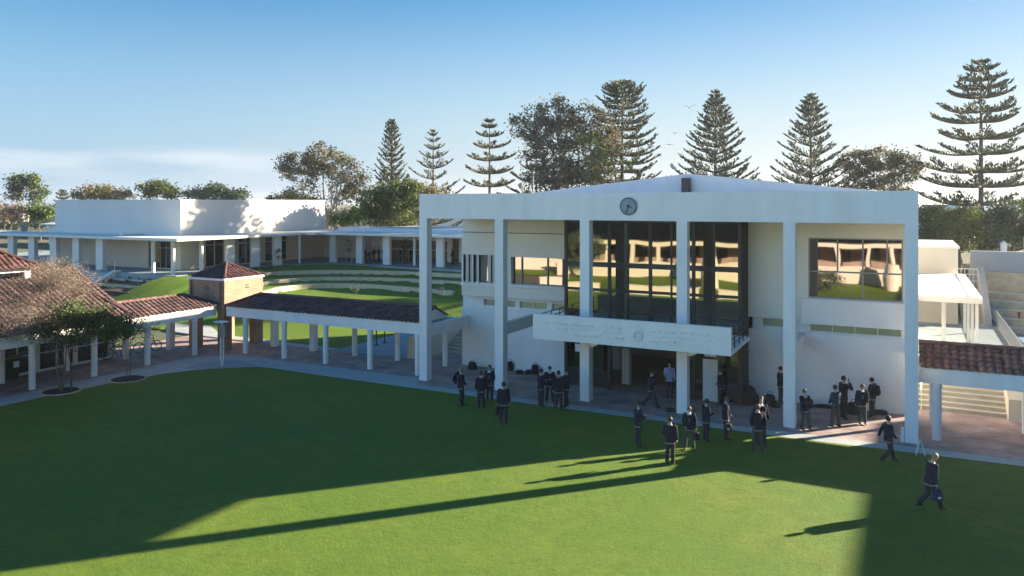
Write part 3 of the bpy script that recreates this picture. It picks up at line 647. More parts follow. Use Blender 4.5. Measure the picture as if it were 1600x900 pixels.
b = roofplane('r', (-51, 27.5, 2.92), (0, -1, 0), 23.5, (5.7, 0, 2.72), None); b.build('rear_tile_roof', M['tileold'], LBD, tint=True)
b = MB(); b.profy([(-51, 2.9), (-45.3, 5.6), (-39.6, 2.9)], 27.25, 27.45); b.build('gable_wall', M['brick'], LBD)
b = MB(); b.box(-48.2, -44.35, 10, 26.0, 4.7, 5.05); b.box(-48.2, -44.35, 10, 26.0, 5.62, 5.84)
for i in range(9): b.box(-44.55, -44.36, 10 + i * 1.96, 10.3 + i * 1.96, 5.05, 5.62)
b.build('clerestory_frame', M['whiteframe'], LBD)
b = MB(); b.box(-48.1, -44.45, 10.02, 25.98, 5.05, 5.62); b.build('clerestory_glass', M['glassdk'], LBD)
b = MB(); S = math.hypot(2.35, 1.35)
tiles(b, (-43.95, 10, 5.86), (0, 1, 0), 16.4, (-2.35, 0, 1.35), S, lambda u, v: u < 16.4 - v * 2.35 / S, rnd=rnd)
tiles(b, (-48.65, 26.4, 5.86), (1, 0, 0), 4.7, (0, -2.35, 1.35), S, lambda u, v: abs(u - 2.35) < 2.35 * (1 - v / S) + .03, rnd=rnd)
b.add([(-43.95, 10, 5.85), (-43.95, 26.4, 5.85), (-46.3, 24.05, 7.18), (-46.3, 10, 7.18), (-48.65, 26.4, 5.85), (-48.65, 10, 5.85)], [(0, 1, 2, 3), (1, 4, 2), (4, 5, 3, 2)], .5)
ridge(b, (-43.95, 26.4, 5.93), (-46.3, 24.05, 7.27), .09, rnd); ridge(b, (-48.65, 26.4, 5.93), (-46.3, 24.05, 7.27), .09, rnd); ridge(b, (-46.3, 10, 7.27), (-46.3, 24.05, 7.27), .1, rnd)
b.build('clerestory_roof', M['tile'], LBD, tint=True)
# ------------------------------------------------------------------ hall on the terrace
T = 2.6
HL = thing('assembly_hall', 'large plain pale block hall with a flat canopy on piers, back left', 'building')
b = MB(); b.box(-87.9, -66.8, 54.3, 76.2, 5.95, 9.78); b.build('upper_block', M['hallwhite'], HL)
b = MB(); b.box(-87.95, -66.75, 54.25, 76.25, 9.78, 9.84); b.build('parapet_cap', M['canopy'], HL)
b = MB()
wall(b, 'x', -87.9, -66.8, T, 5.95, 54.3, 54.6, [(-71.8, -68.2, T + .05, 5.5)])
wall(b, 'y', 54.6, 76.2, T, 5.95, -67.1, -66.8, [(57.5, 61.2, T + .05, 5.7), (62, 65.4, T + .05, 5.7), (66.0, 69.6, T + .05, 5.7)])
b.box(-87.9, -87.6, 54.6, 76.2, T, 5.95); b.box(-87.9, -66.8, 76.0, 76.2, T, 5.95)
b.build('lower_wall', M['cream'], HL)
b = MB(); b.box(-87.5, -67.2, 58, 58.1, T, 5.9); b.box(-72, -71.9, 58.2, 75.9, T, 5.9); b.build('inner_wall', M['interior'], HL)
for nm, ax, a, c in (('door', 'x', -71.8, -68.2), ('window', 'y', 57.5, 61.2), ('window', 'y', 62, 65.4), ('window', 'y', 66.0, 69.6)):
    b = MB(); f = MB(); n = 4 if ax == 'x' else 3; z0, z1 = T + .05, (5.5 if ax == 'x' else 5.7)
    def bx(q, u0, u1, w0, w1, s0, s1):
        if ax == 'x': q.box(u0, u1, 54.42 + w0, 54.42 + w1, s0, s1)
        else: q.box(-66.95 - w1, -66.95 - w0, u0, u1, s0, s1)
    bx(b, a, c, 0, .03, z0, z1)
    for i in range(n + 1): u = a + (c - a - .08) * i / n; bx(f, u, u + .08, -.04, .07, z0, z1)
    for z in (z0, z1 - .75, z1 - .08): bx(f, a, c, -.035, .065, z, z + .08)
    w = b.build(nm, M['glassdk'], HL); f.build('frame', M['frame' if ax == 'x' else 'whiteframe'], w)
b = MB(); b.box(-112, -61.45, 49.55, 54.25, 5.86, 6.12); b.box(-66.75, -61.45, 54.25, 76.5, 5.86, 6.12); b.box(-87.9, -66.8, 54.25, 54.3, 5.86, 6.12)
b.box(-61.45, -22.5, 68.0, 82, 5.86, 6.12); b.box(-61.45, -60.2, 66.8, 68.0, 5.86, 6.12); b.build('canopy', M['canopy'], HL)
b = MB(); b.box(-61.5, -22.5, 72.5, 82, 6.12, 6.55); b.build('raised_roof', M['metalroof'], HL)
b = MB(); b.box(-72.5, -72.1, 51.5, 54, 6.13, 6.3); b.build('roof_pipe', M['whiteframe'], HL)
for x, y in ((-63.3, 50.6), (-63.1, 53.75), (-66.6, 50.95)): b = MB(); b.cyl(x, y, T, 5.86, .19, 20); b.build('round_column', M['canopy'], HL)
for x in (-74.2, -78.1, -82, -85.9, -89.8, -93.8, -97.8, -101.8, -105.8, -109.8): b = MB(); b.box(x - .55, x + .55, 50.4, 50.85, T, 5.86); b.build('pier', M['canopy'], HL)
b = MB()
b.build('dummy', M['canopy'], HL) if False else None
for x, y in ((-63.4, 57.6), (-63.1, 60.8), (-62.4, 63.3)): b = MB(); b.box(x - .15, x + .2, y - .55, y + .55, T, 5.86); b.build('pier', M['canopy'], HL)
b = MB(); b.cyl(-62.15, 66.6, T, 5.86, .14, 16); b.build('round_column', M['canopy'], HL)
for x in (-59.9, -56.0, -52.2, -45.1, -41.2, -37.3): b = MB(); b.box(x - .45, x + .45, 69.6, 70.0, T, 5.86); b.build('pier', M['canopy'], HL)
b = MB(); b.cyl(-48.9, 70.4, T, 5.86, .16, 16); b.build('round_column', M['canopy'], HL)
b = MB(); wall(b, 'x', -66.8, -22.5, T, 5.86, 76.0, 76.3, [(-60.4, -59.2, T, 5.4), (-57.0, -48.2, T + .0, 5.0), (-47.6, -46.6, T, 5.3)]); b.build('rear_wall', M['white2'], HL)
b = MB(); b.box(-66.7, -22.6, 79.5, 79.7, T, 5.86); b.build('deep_wall', M['interior'], HL)
b = MB(); b.box(-57, -48.2, 76.31, 76.35, T + 1.25, T + 1.35); b.build('servery_counter', M['canopy'], HL)
# front stairs of the terrace and its planters
ST = thing('terrace_stairs', 'wide concrete stairs with white sloping side walls leading up to the hall terrace', 'stairs')
b = MB()
for i in range(7): b.box(-75.6, -70.9, 49.58 - (i + 1) * .36, 49.58 - i * .36, 0, 2.6 - (i + 1) * .17)
b.build('steps', M['bluegrey'], ST)
b = MB()
for i in range(7): b.box(-75.6, -70.9, 49.58 - (i + 1) * .36 - .01, 49.58 - (i + 1) * .36 + .06, 2.6 - (i + 1) * .17 - .04, 2.6 - (i + 1) * .17 + .006)
b.build('nosing', M['steptread'], ST)
for x0, x1 in ((-76.1, -75.6), (-70.9, -70.35)):
    b = MB(); n = 2; b.add([(x0, 50.2, 0), (x0, 50.2, 2.75), (x0, 49.6, 2.75), (x0, 47.0, 1.55), (x0, 45.6, 1.45), (x0, 43.8, .5), (x0, 43.8, 0), (x1, 50.2, 0), (x1, 50.2, 2.75), (x1, 49.6, 2.75), (x1, 47.0, 1.55), (x1, 45.6, 1.45), (x1, 43.8, .5), (x1, 43.8, 0)],
        [tuple(range(7)), tuple(range(7, 14))[::-1]] + [(i, i + 7, (i + 1) % 7 + 7, (i + 1) % 7) for i in range(7)]); b.build('side_wall', M['white'], ST)
for x in (-75.85, -70.6):
    for (ya, za, yb_, zb_) in ((49.6, 2.75, 47.3, 1.65), (45.9, 1.5, 44.2, .7)):
        b = MB(); b.tube([(x, ya, za), (x, ya, za + .9), (x, yb_, zb_ + .9), (x, yb_, zb_)], .035, 6); b.build('handrail', M['steel'], ST)
for i, (y, z, x0, x1) in enumerate(((48.9, 2.1, -70.3, -64.0), (47.3, 1.75, -70.3, -63.2), (44.6, 1.1, -70.3, -61.8))):
    b = MB(); b.box(x0, x1, y, y + .35, 0, z); tag(b.build('planter_wall', M['lime'] if i < 2 else M['brick']), ('topmost', 'middle', 'lowest and reddest')[i] + ' of the three planter walls beside the hall stairs', 'retaining wall', 'planter walls beside the stairs')
b = MB(); 
for (y0, y1, z) in ((49.25, 49.6, 2.0), (47.65, 48.9, 1.9), (44.95, 47.3, 1.5)): b.box(-70.3, -62, y0, y1, .1, z)
b.box(-61.6, -61.0, 50, 63, .1, 2.45)
struct(b.build('planting_soil', M['soil']))
# back stairs by the main building
BS = thing('back_stairs', 'short concrete stair flight behind the first tall column', 'stairs')
b = MB()
for i in range(8): b.box(-26.45, -23.52, 41.2 + i * .34, 44.4, i * .16, (i + 1) * .16)
b.build('steps', M['steps'], BS)
b = MB()
for i in range(8): b.box(-26.45, -23.52, 41.19 + i * .34, 41.26 + i * .34, (i + 1) * .16 - .03, (i + 1) * .16 + .006)
b.build('nosing', M['steptread'], BS)
b = MB(); b.box(-27.4, -26.46, 38.7, 44.4, 0, 1.28); b.build('side_wall', M['cream'], BS)
b = MB(); b.prism([(-27.35, 44.4), (-23.52, 44.4), (-23.52, 67.6), (-27.35, 67.6)], 0, 1.28); struct(b.build('upper_walk', M['slate']))
# ------------------------------------------------------------------ right hand stairs, canopy, block, court
RS = thing('wide_stairs', 'wide pale edged stairs behind the walkway right of the building', 'stairs')
b = MB()
for i in range(7): b.box(.12, 3.7, 40.2 + i * .34, 42.62, i * .17, (i + 1) * .17)
b.build('steps', M['steps'], RS)
b = MB()
for i in range(7): b.box(.12, 3.7, 40.19 + i * .34, 40.27 + i * .34, (i + 1) * .17 - .03, (i + 1) * .17 + .006)
b.build('nosing', M['steptread'], RS)
b = MB(); b.prism([(3.7, 39.6), (4.25, 39.6), (4.25, 43), (3.7, 43)], 0, lambda x, y: .95 + max(0, (y - 40) * .3)); b.build('side_wall', M['cream'], RS)
b = MB(); b.tube([(.35, 40.0, 0), (.35, 40.0, 1.0), (.35, 42.6, 2.15), (.35, 42.6, 1.2)], .03, 8); b.build('handrail', M['whiteframe'], RS)
CN = thing('walkway_canopy', 'white roofed canopy on slim white posts right of the main building', 'canopy')
b = MB(); b.box(-1, 3.15, 45.6, 60.2, 4.36, 4.66); b.build('fascia', M['canopy'], CN)
b = MB(); b.box(-1, 2.95, 45.8, 60.1, 4.66, 4.70); b.box(2.6, 2.68, 45.8, 60.1, 4.70, 4.76); b.build('roof_sheet', M['whiteframe'], CN)
for y in (46.0, 49.5, 53, 56.5): b = MB(); b.box(2.86, 3.0, y, y + .14, 1.2, 4.36); b.build('post', M['whiteframe'], CN)
for y in (47.8, 51.2): b = MB(); b.box(1.5, 1.6, y, y + .1, 1.2, 4.36); b.build('post', M['whiteframe'], CN)
b = MB()
for i in range(5): b.box(.2, 1.3, 46.5 + i * .36, 49, 1.2 + i * .16, 1.36 + i * .16)
tag(b.build('inner_steps', M['steptread']), 'narrow pale steps under the white canopy beside the building', 'steps')
b = MB(); b.box(-1, 2.75, 60.6, 71, 1.2, 6.35); bb = b.build('utility_block', M['cream']); tag(bb, 'beige block building with a flat pale roof beyond the white canopy', 'building')
b = MB(); b.box(-1.1, 2.85, 60.5, 71.1, 6.35, 6.5); b.build('roof', M['canopy'], bb)
RL = thing('path_railing', 'metal railing with upright balusters along the right side of the blue-grey path', 'railing')
b = MB(); b.box(5.0, 5.08, 46, 70, 2.1, 2.17); b.box(5.0, 5.08, 46, 70, 1.3, 1.35); b.build('rail', M['steel'], RL)
b = MB()
for i in range(81): b.box(5.02, 5.06, 46 + i * .3, 46.04 + i * .3, 1.2, 2.1)
b.build('balusters', M['steel'], RL)
b = MB(); b.box(5.0, 5.2, 42.6, 78, .5, 1.3); b.build('kerb', M['canopy'], RL)
FS = thing('far_stairs', 'distant concrete stairs with a blue-grey sloping side wall beyond the canopy', 'stairs')
b = MB()
for i in range(10): b.box(3.0, 4.3, 62 + i * .4, 67, 1.2 + i * .19, 1.39 + i * .19)
b.build('steps', M['steps'], FS)
b = MB(); b.prism([(4.3, 60.6), (4.7, 60.6), (4.7, 67), (4.3, 67)], 1.0, lambda x, y: 1.9 + (y - 60.6) * .45); b.build('side_wall', M['bluegrey'], FS)
b = MB()
for x in range(6): b.box(2.9 + x * .28, 2.94 + x * .28, 67.1, 67.14, 3.1, 4.5)
for z in (3.6, 4.1, 4.5): b.box(2.9, 4.4, 67.1, 67.15, z, z + .06)
b.build('gate_rails', M['whiteframe'], FS)
b = MB(); b.box(4.0, 60, 70, 70.5, .5, 5.75); tag(b.build('retaining_wall', M['bluegrey']), 'long smooth blue-grey wall below the trees at right', 'wall')
b = MB(); b.box(4.71, 60, 69.3, 69.95, .5, 4.15); tag(b.build('stone_wall', M['lime']), 'rough limestone wall under the long blue-grey wall', 'wall')
LT = thing('stone_seating', 'stepped limestone seating terraces facing the sunken brick court', 'terraces')
for i in range(5):
    b = MB(); b.box(4.72, 60, 62.5 + i * 1.35, 69.3, .5 + i * .45, .95 + i * .45); b.build('tier', M['lime'], LT)
    b = MB(); b.box(4.72, 60, 62.48 + i * 1.35, 62.7 + i * 1.35, .88 + i * .45, .96 + i * .45); b.build('edge', M['steptread'], LT)
b = MB(); b.prism([(6.1, 50), (12, 50), (12, 58), (5.9, 58)], .56, 1.0); tag(b.build('blue_cover', M['poolblue']), 'low blue covered platform at the right edge of the sunken court', 'platform')
b = MB(); b.cyl(6.6, 64, .95, 1.7, .07, 10); b.cyl(6.6, 64, 1.7, 1.85, .11, 10); tag(b.build('hydrant_post', M['red']), 'small red post beside the blue cover', 'post')
b = MB(); b.box(9, 60, 78, 84, .5, 6.6); hb = b.build('far_house', M['cream']); tag(hb, 'low cream wall building under the trees beyond the blue-grey wall', 'building')
b = MB(); b.profx([(77.6, 6.6), (84.4, 6.6), (81, 8.0)], 8.6, 60.4); b.build('roof', M['tile'], hb)
b = MB(); b.box(6.6, 7.0, 76, 77, .5, 6.0); hb = b.build('garden_shed', M['white2']); tag(hb, 'narrow white gabled shed among the trees at right', 'shed')
b = MB(); b.profy([(6.5, 6.0), (7.1, 6.0), (6.8, 6.3)], 75.9, 77.1); b.build('roof', M['canopy'], hb)
# wing beyond the right edge of the view; shades the right of the lawn
EW = thing('east_wing', 'long white two storey wing closing the right side of the lawn', 'building')
b = MB(); wall(b, 'y', -10, 60, 0, 9.6, 20.3, 20.6, [(-8 + i * 3.4, -5.6 + i * 3.4, z, z + 1.5) for i in range(20) for z in (1.2, 5.2)])
b.box(20.6, 30, -10, -9.7, 0, 9.6); b.box(20.6, 30, 59.7, 60, 0, 9.6); b.box(30, 30.3, -10, 60, 0, 9.6); b.build('wall', M['white2'], EW)
b = MB(); b.box(20.2, 30.4, -10.1, 60.1, 9.6, 9.85); b.build('roof', M['metalroof'], EW)
b = MB(); b.box(20.46, 20.5, -9.9, 59.6, .2, 9.5); b.build('glazing', M['glassdk'], EW)
# the range across the lawn, seen in the reflections
OB = thing('opposite_range', 'sunlit cream colonnaded range with brown tiled roof facing the lawn', 'building')
b = MB(); wall(b, 'x', -75, 30, 1.5, 4.9, -22.3, -22, [(-73 + i * 3.4, -71.2 + i * 3.4, 2.6, 4.2) for i in range(30)]); b.box(-75, 30, -32, -31.8, 0, 4.9); b.box(-75.2, -75, -32, -22, 0, 4.9); b.box(30, 30.2, -32, -22, 0, 4.9); b.build('wall', M['palebrick'], OB)
b = MB(); b.box(-75, 30, -22.6, -22.35, 1.6, 4.8); b.build('glazing', M['glassdk'], OB)
b = MB(); b.box(-75, 30, -18.3, -18, 4.3, 4.95); 
for i in range(32): b.box(-74.8 + i * 3.35, -74.4 + i * 3.35, -18.35, -17.95, 1.5, 4.3)
b.build('colonnade', M['cream'], OB)
b = MB(); b.box(-75, 30, -22, -17.5, 0, 1.5); b.box(-75, 30, -17.7, -17.5, 1.5, 2.3); b.build('terrace', M['cream'], OB)
b = MB(); b.profx([(-13.5, .012), (-17.49, .40), (-17.49, .012)], -75, 30); struct(b.build('grass_bank', M['grass']))
b = MB(); b.profx([(-17.6, 4.95), (-32.4, 4.95), (-25, 8.6)], -75.6, 30.6); b.build('roof', M['tile'], OB)
b = MB(); b.tube([(-20, -12, 0), (-20, -12, 2.2), (-20, -12, 3.6), (-20, -12, 3.7), (-20, -12, 5)], [1.0, 1.15, .7, .25, .22], 20, ref=(0, 1, 0)); b.cyl(-20, -12, 5, 5.2, .3)
tag(b.build('lawn_monument', M['cream'], smooth=False), 'bottle shaped cream monument standing at the far side of the lawn', 'monument')
b = MB(); b.tube([(-2, -15, 0), (-2, -15, 1.6), (-2, -15, 3.0), (-2, -15, 3.1), (-2, -15, 4.6)], [.8, .9, .6, .2, .2], 20, ref=(0, 1, 0))
tag(b.build('lawn_monument', M['cream'], smooth=False), 'smaller bottle shaped cream monument across the lawn, nearer the east wing', 'monument')
for i, (x, lab) in enumerate(((-38, 'westernmost of the low cream walls near the middle of the far lawn'), (-27.5, 'middle one of the low cream walls on the far lawn'), (-17, 'easternmost of the low cream walls on the far lawn'))):
    b = MB(); b.box(x, x + 8.5, -3.2, -2.8, 0, .85); b.box(x - .1, x + 8.6, -3.25, -2.75, .85, .95); tag(b.build('low_wall', M['cream']), lab, 'wall', 'low walls on the far lawn')
for x in (-64, -51, -41): 
    b = MB(); b.box(x, x + 3, -14, -13.6, 0, 2.2); b.box(x - .2, x + 3.2, -14.1, -13.5, 2.2, 2.4); tag(b.build('garden_wall', M['cream']), 'short cream garden wall across the lawn', 'wall', 'garden walls across the lawn')

# ------------------------------------------------------------------ trees
M['pine'] = leafmat('pine_needles', (.135, .165, .120), (.185, .205, .140), .45)
M['pine2'] = leafmat('blue_green_needles', (.150, .180, .145), (.195, .220, .165), .45)
M['gum'] = leafmat('gum_leaves', (.150, .160, .090), (.230, .175, .090), .42)
M['gumgrey'] = leafmat('grey_gum_leaves', (.150, .150, .100), (.205, .175, .115), .42)
M['olive'] = leafmat('olive_leaves', (.160, .185, .050), (.090, .125, .045), .35)
M['bushy'] = leafmat('dense_leaves', (.070, .110, .040), (.120, .145, .050), .3)
M['darkleaf'] = leafmat('dark_leaves', (.050, .085, .050), (.085, .110, .070), .25)
M['lightleaf'] = leafmat('bright_leaves', (.12, .17, .04), (.07, .12, .03), .3)
M['russet'] = leafmat('russet_seed_heads', (.25, .205, .165), (.29, .22, .165), .3)
def tuft(b, p, d, L, r, rn, t):           # spindle of needles
    d = d.normalized(); a = d.orthogonal().normalized(); c = d.cross(a); m = p + d * (L * .55)
    pts = [p] + [m + (a * math.cos(q) + c * math.sin(q)) * r for q in (0, 2.09, 4.19)] + [p + d * L]
    b.add(pts, [(0, 2, 1), (0, 3, 2), (0, 1, 3), (1, 2, 4), (2, 3, 4), (3, 1, 4)], t)
def norfolk(loc, H, Rf, label, seed, gap=.85, per=6, rise=.28, dens=1., m='pine', h0=.0, curl=.15, tl=.55):
    rn = random.Random(seed); tr = thing('norfolk_pine', label, 'tree', loc, 0, 'tall Norfolk pines behind the buildings')
    tb = MB(); tb.tube([(0, 0, -1), (0, 0, H * .5), (0, 0, H * .99)], [H * .016, H * .010, .04], 8)
    lb = MB(); z = H * .985
    while z > H * h0 + .8:
        f = 1 - z / H; R = Rf(f) * H; k = per + rn.randint(-1, 1); a0 = rn.uniform(0, 6.28)
        for i in range(k):
            a = a0 + i * 6.283 / k + rn.uniform(-.15, .15); Rb = R * rn.uniform(.66, 1.04); dr = Vector((math.cos(a), math.sin(a), 0))
            n = max(2, int(Rb / .45)); pts = []
            for j in range(n + 1):
                s = j / n; pts.append(Vector((0, 0, z)) + dr * (Rb * s) + Vector((0, 0, Rb * (rise * s - .35 * math.sin(math.pi * s) * curl + curl * s ** 3))))
            tb.tube(pts, [.05 + .012 * Rb * (1 - j / n) for j in range(n + 1)], 4)
            side = Vector((-dr.y, dr.x, 0)); cnt = int(Rb * 10.5 * dens) + 4
            for q in range(cnt):
                s = rn.random() ** .75 * .88 + .12; idx = min(n - 1, int(s * n)); p = pts[idx].lerp(pts[idx + 1], s * n - idx)
                w = Rb * .20 * (1.15 - s) + .12; off = rn.uniform(-1, 1)
                p2 = p + side * (off * w) + Vector((0, 0, rn.uniform(-.02, .12)))
                d = dr * .75 + side * (off * .8) + Vector((0, 0, rn.uniform(.5, 1.3)))
                tuft(lb, p2, d, tl * rn.uniform(.5, 1.1), .085 * rn.uniform(.8, 1.4), rn, rn.uniform(.6, 1.35))
        z -= gap * rn.uniform(.75, 1.25) * (.55 + .75 * min(1, f * 3))
    tb.build('trunk', M['bark'], tr); lb.build('crown', M[m], tr, tint=True); return tr
def cone(a, e=.75): return lambda f: a * (min(1, f / .85)) ** e
def broad(loc, H, lobes, label, seed, m='gum', bark='bark', leaf=.32, dens=1., trunks=1, r0=.35, cat='tree', name='gum_tree', group=None, spread=.5, base=.30, hang=.0, twig=False, lean=(0, 0), leafn=60):
    """lobes: (x, y, z, rx, ry, rz, n clusters) in metres from the foot; limbs grow to each cluster"""
    rn = random.Random(seed); tr = thing(name, label, cat, loc, 0, group); tb = MB(); lb = MB(); stems = []
    for k in range(trunks):
        a = k * 6.283 / trunks + rn.random(); s = spread * H * .12 * (trunks > 1); pts = []
        for j in range(7):
            f = j / 6; pts.append(Vector((lean[0] * f + math.cos(a) * s * f * 1.5 + rn.uniform(-.02, .02) * H * (j > 0), lean[1] * f + math.sin(a) * s * f * 1.5 + rn.uniform(-.02, .02) * H * (j > 0), -.5 + (H * .72 + .5) * f)))
        stems.append(pts); tb.tube(pts, [r0 * (1 - .82 * j / 6) / (trunks ** .4) for j in range(7)], 8)
    nodes = [q for st in stems for q in st[2:]]
    for (lx, ly, lz, rx, ry, rz, n) in lobes:
        hub = Vector((lx, ly, lz - rz * .35)); q = min(nodes, key=lambda v: (v - hub).length + max(0, v.z - hub.z) * 3)
        mid = q.lerp(hub, .5) + Vector((rn.uniform(-.3, .3), rn.uniform(-.3, .3), -.06 * (hub - q).length)); tb.tube([q, mid, hub], [r0 * .32, r0 * .24, r0 * .16], 6)
        for i in range(int(n * dens)):
            while 1:
                u = Vector((rn.uniform(-1, 1), rn.uniform(-1, 1), rn.uniform(-1, 1)))
                if .35 < u.length < 1: break
            u = u.normalized() * (u.length ** .45); c = Vector((lx + u.x * rx, ly + u.y * ry, lz + u.z * rz))
            st = q.lerp(hub, rn.uniform(.5, 1)); md = st.lerp(c, .55) + Vector((rn.uniform(-.25, .25), rn.uniform(-.25, .25), rn.uniform(-.3, .1)))
            tb.tube([st, md, c], [r0 * .11, r0 * .07, .012], 4)
            cr = rn.uniform(.55, 1.15) * spread * 1.6; tint = rn.uniform(.7, 1.3)
            for j in range(int(leafn * rn.uniform(.6, 1.3))):
                g = Vector((rn.gauss(0, 1), rn.gauss(0, 1), rn.gauss(0, .75))) * cr * .5; p = c + g
                d = Vector((rn.gauss(0, 1), rn.gauss(0, 1), rn.gauss(0, .7) - hang)).normalized(); e = d.orthogonal().normalized(); e.rotate(Matrix.Rotation(rn.uniform(0, 6.28), 3, d))
                L = leaf * rn.uniform(.6, 1.3); w = L * (.10 if twig else .32)
                lb.add([p, p + d * L * .5 + e * w, p + d * L, p + d * L * .5 - e * w], [(0, 1, 2, 3)], tint * rn.uniform(.8, 1.2))
    tb.build('trunk', M[bark], tr); lb.build('crown', M[m], tr, tint=True); return tr
def place(px, d): x, y = at_depth(px, d); return (x, y, 2.3)
def top(py, d): return zat(py, d) - 2.3
norfolk(place(612, 112), top(189, 112), cone(.19, .62), 'slender dense Norfolk pine rising above the olive green trees', 1, gap=.75, per=7, rise=.55, curl=.2, dens=1.0)
norfolk(place(677, 118), top(204, 118), cone(.34, .8), 'smallest pale layered Norfolk pine just left of the building corner', 2, gap=1.3, rise=.30, m='pine2', dens=1.0)
norfolk(place(765, 112), top(188, 112), lambda f: .21 * min(1, (f / .3) ** .6), 'open Norfolk pine with wide gaps between flat tiers above the left roof end', 3, gap=1.75, per=8, rise=.10, curl=.12, dens=1.25, tl=.55)
norfolk(place(838, 100), top(212, 100), lambda f: .40 * min(1, (f / .7) ** .9), 'dark Norfolk pine half hidden in front of the big gum tree', 4, gap=1.3, rise=.2, dens=1.1)
norfolk(place(972, 100), top(128, 100), lambda f: (.12 + .15 * min(1, f / .6)) * min(1, (f / .06) ** .6), 'tall full crowned Norfolk pine beside the big gum tree', 5, gap=.85, per=9, rise=.05, curl=.18, dens=1.0)
norfolk(place(1118, 96), top(143, 96), cone(.36, .78), 'broad even cone Norfolk pine behind the middle of the white roof', 6, gap=.8, per=8, rise=.30, curl=.12, dens=1.0, m='pine2')
norfolk(place(1267, 96), top(148, 96), cone(.34, .75), 'cone shaped Norfolk pine left of the round gum tree', 8, gap=.9, per=8, rise=.40, curl=.1, dens=1.0, m='pine2')
norfolk(place(1533, 88), top(95, 88), lambda f: .30 * (min(1, f / .5)) ** .62, 'tallest Norfolk pine with bare gaps between tiers, far right', 9, gap=1.45, per=9, rise=.06, curl=.12, dens=1.2, tl=.62)
norfolk(place(98, 170), top(298, 170), cone(.42, .6), 'tiny distant Norfolk pine at the left end of the hall roof', 10, gap=.9, per=7, rise=.2, dens=1.0)
# gum trees
d = 108; H = top(224, d); s = d / 1200
def lobe(px, py, w, h, n, d, x0, dep=None):      # crown lobe from its place in the view of this stand of trees
    rx = w * d / 1200; cx = (px - x0) * d / 1200; a = HEAD
    return (cx * math.cos(a), cx * math.sin(a), zat(py, d) - 2.3, rx, dep or rx * .8, h * d / 1200, n)
broad(place(518, d), H, [lobe(470, 262, 36, 24, 34, d, 518), lobe(505, 248, 34, 24, 34, d, 518), lobe(540, 270, 34, 24, 28, d, 518), lobe(470, 300, 28, 24, 18, d, 518), lobe(520, 300, 38, 26, 18, d, 518), lobe(562, 292, 20, 20, 12, d, 518), lobe(447, 255, 14, 12, 8, d, 518)],
      'wide spreading gum tree with tangled pale limbs behind the hall end', 21, 'gum', 'palebark', .34, 1.35, 4, .5, spread=.62, leafn=48)
d = 96; H = top(152, d)
broad(place(872, d), H, [lobe(832, 195, 34, 30, 40, d, 872), lobe(870, 178, 36, 26, 44, d, 872), lobe(915, 190, 34, 28, 40, d, 872), lobe(945, 225, 22, 30, 26, d, 872), lobe(850, 240, 36, 34, 36, d, 872), lobe(880, 215, 34, 26, 30, d, 872), lobe(885, 275, 40, 24, 26, d, 872), lobe(905, 250, 40, 36, 46, d, 872), lobe(860, 275, 46, 22, 26, d, 872), lobe(930, 268, 26, 22, 18, d, 872)],
      'largest gum tree, big rounded grey-green crown above the clock beam', 22, 'gumgrey', 'bark', .34, 1.15, 4, .55, spread=.60, leafn=42)
broad(place(925, 90), top(200, 90), [lobe(925, 232, 22, 26, 18, 90, 925), lobe(935, 262, 24, 22, 18, 90, 925)], 'yellow-green gum tree in front of the largest gum', 23, 'olive', 'bark', .32, 1., 1, .3, spread=.55, leafn=38)
d = 92; H = top(234, d)
broad(place(1375, d), H, [lobe(1340, 255, 26, 20, 26, d, 1375), lobe(1378, 250, 28, 18, 28, d, 1375), lobe(1412, 262, 24, 22, 26, d, 1375), lobe(1350, 285, 26, 18, 18, d, 1375), lobe(1400, 288, 34, 16, 22, d, 1375)],
      'round headed gum tree behind the right end of the white roof', 24, 'gumgrey', 'bark', .32, 1.4, 3, .3, spread=.52, leafn=50)
d = 98
broad(place(600, d), top(285, d), [lobe(590, 318, 28, 24, 40, d, 600), lobe(618, 310, 30, 30, 44, d, 600), lobe(640, 305, 24, 24, 30, d, 600), lobe(615, 340, 40, 18, 36, d, 600)],
      'dense olive green tree below the slender Norfolk pine', 25, 'olive', 'bark', .34, 1.2, 1, .35, name='leafy_tree', spread=.6, leafn=60)
broad(place(660, 104), top(286, 104), [lobe(662, 302, 26, 14, 24, 104, 660), lobe(690, 320, 26, 18, 20, 104, 660), lobe(665, 330, 26, 14, 20, 104, 660)], 'low olive tree just left of the white building corner', 26, 'gum', 'bark', .32, 1.2, 1, .3, name='leafy_tree', spread=.6, leafn=50)
broad(place(560, 100), top(318, 100), [lobe(556, 336, 24, 12, 24, 100, 560), lobe(532, 344, 16, 8, 12, 100, 560)], 'low pale green tree above the covered way roof', 27, 'lightleaf', 'palebark', .3, 1., 1, .2, name='leafy_tree', spread=.55, leafn=44)
d = 160
broad(place(40, d), top(274, d), [lobe(28, 288, 16, 12, 20, d, 40), lobe(45, 284, 18, 11, 22, d, 40), lobe(60, 298, 14, 12, 14, d, 40), lobe(25, 304, 14, 9, 9, d, 40), lobe(48, 308, 18, 8, 8, d, 40)], 'pale trunked gum tree at the far left skyline', 28, 'bushy', 'palebark', .5, 1., 3, .55, spread=.8, leafn=44)
broad(place(158, d), top(292, d), [lobe(135, 303, 22, 8, 20, d, 158), lobe(158, 300, 24, 8, 24, d, 158), lobe(182, 305, 22, 7, 20, d, 158)], 'flat topped olive tree peeping over the left of the hall roof', 29, 'gum', 'bark', .5, 1., 1, .4, spread=.8, leafn=60)
broad(place(247, d), top(283, d), [lobe(232, 296, 16, 11, 20, d, 247), lobe(250, 294, 18, 10, 24, d, 247), lobe(268, 302, 12, 8, 14, d, 247)], 'small domed tree over the middle of the hall roof', 30, 'bushy', 'palebark', .5, 1., 1, .4, spread=.8, leafn=60)
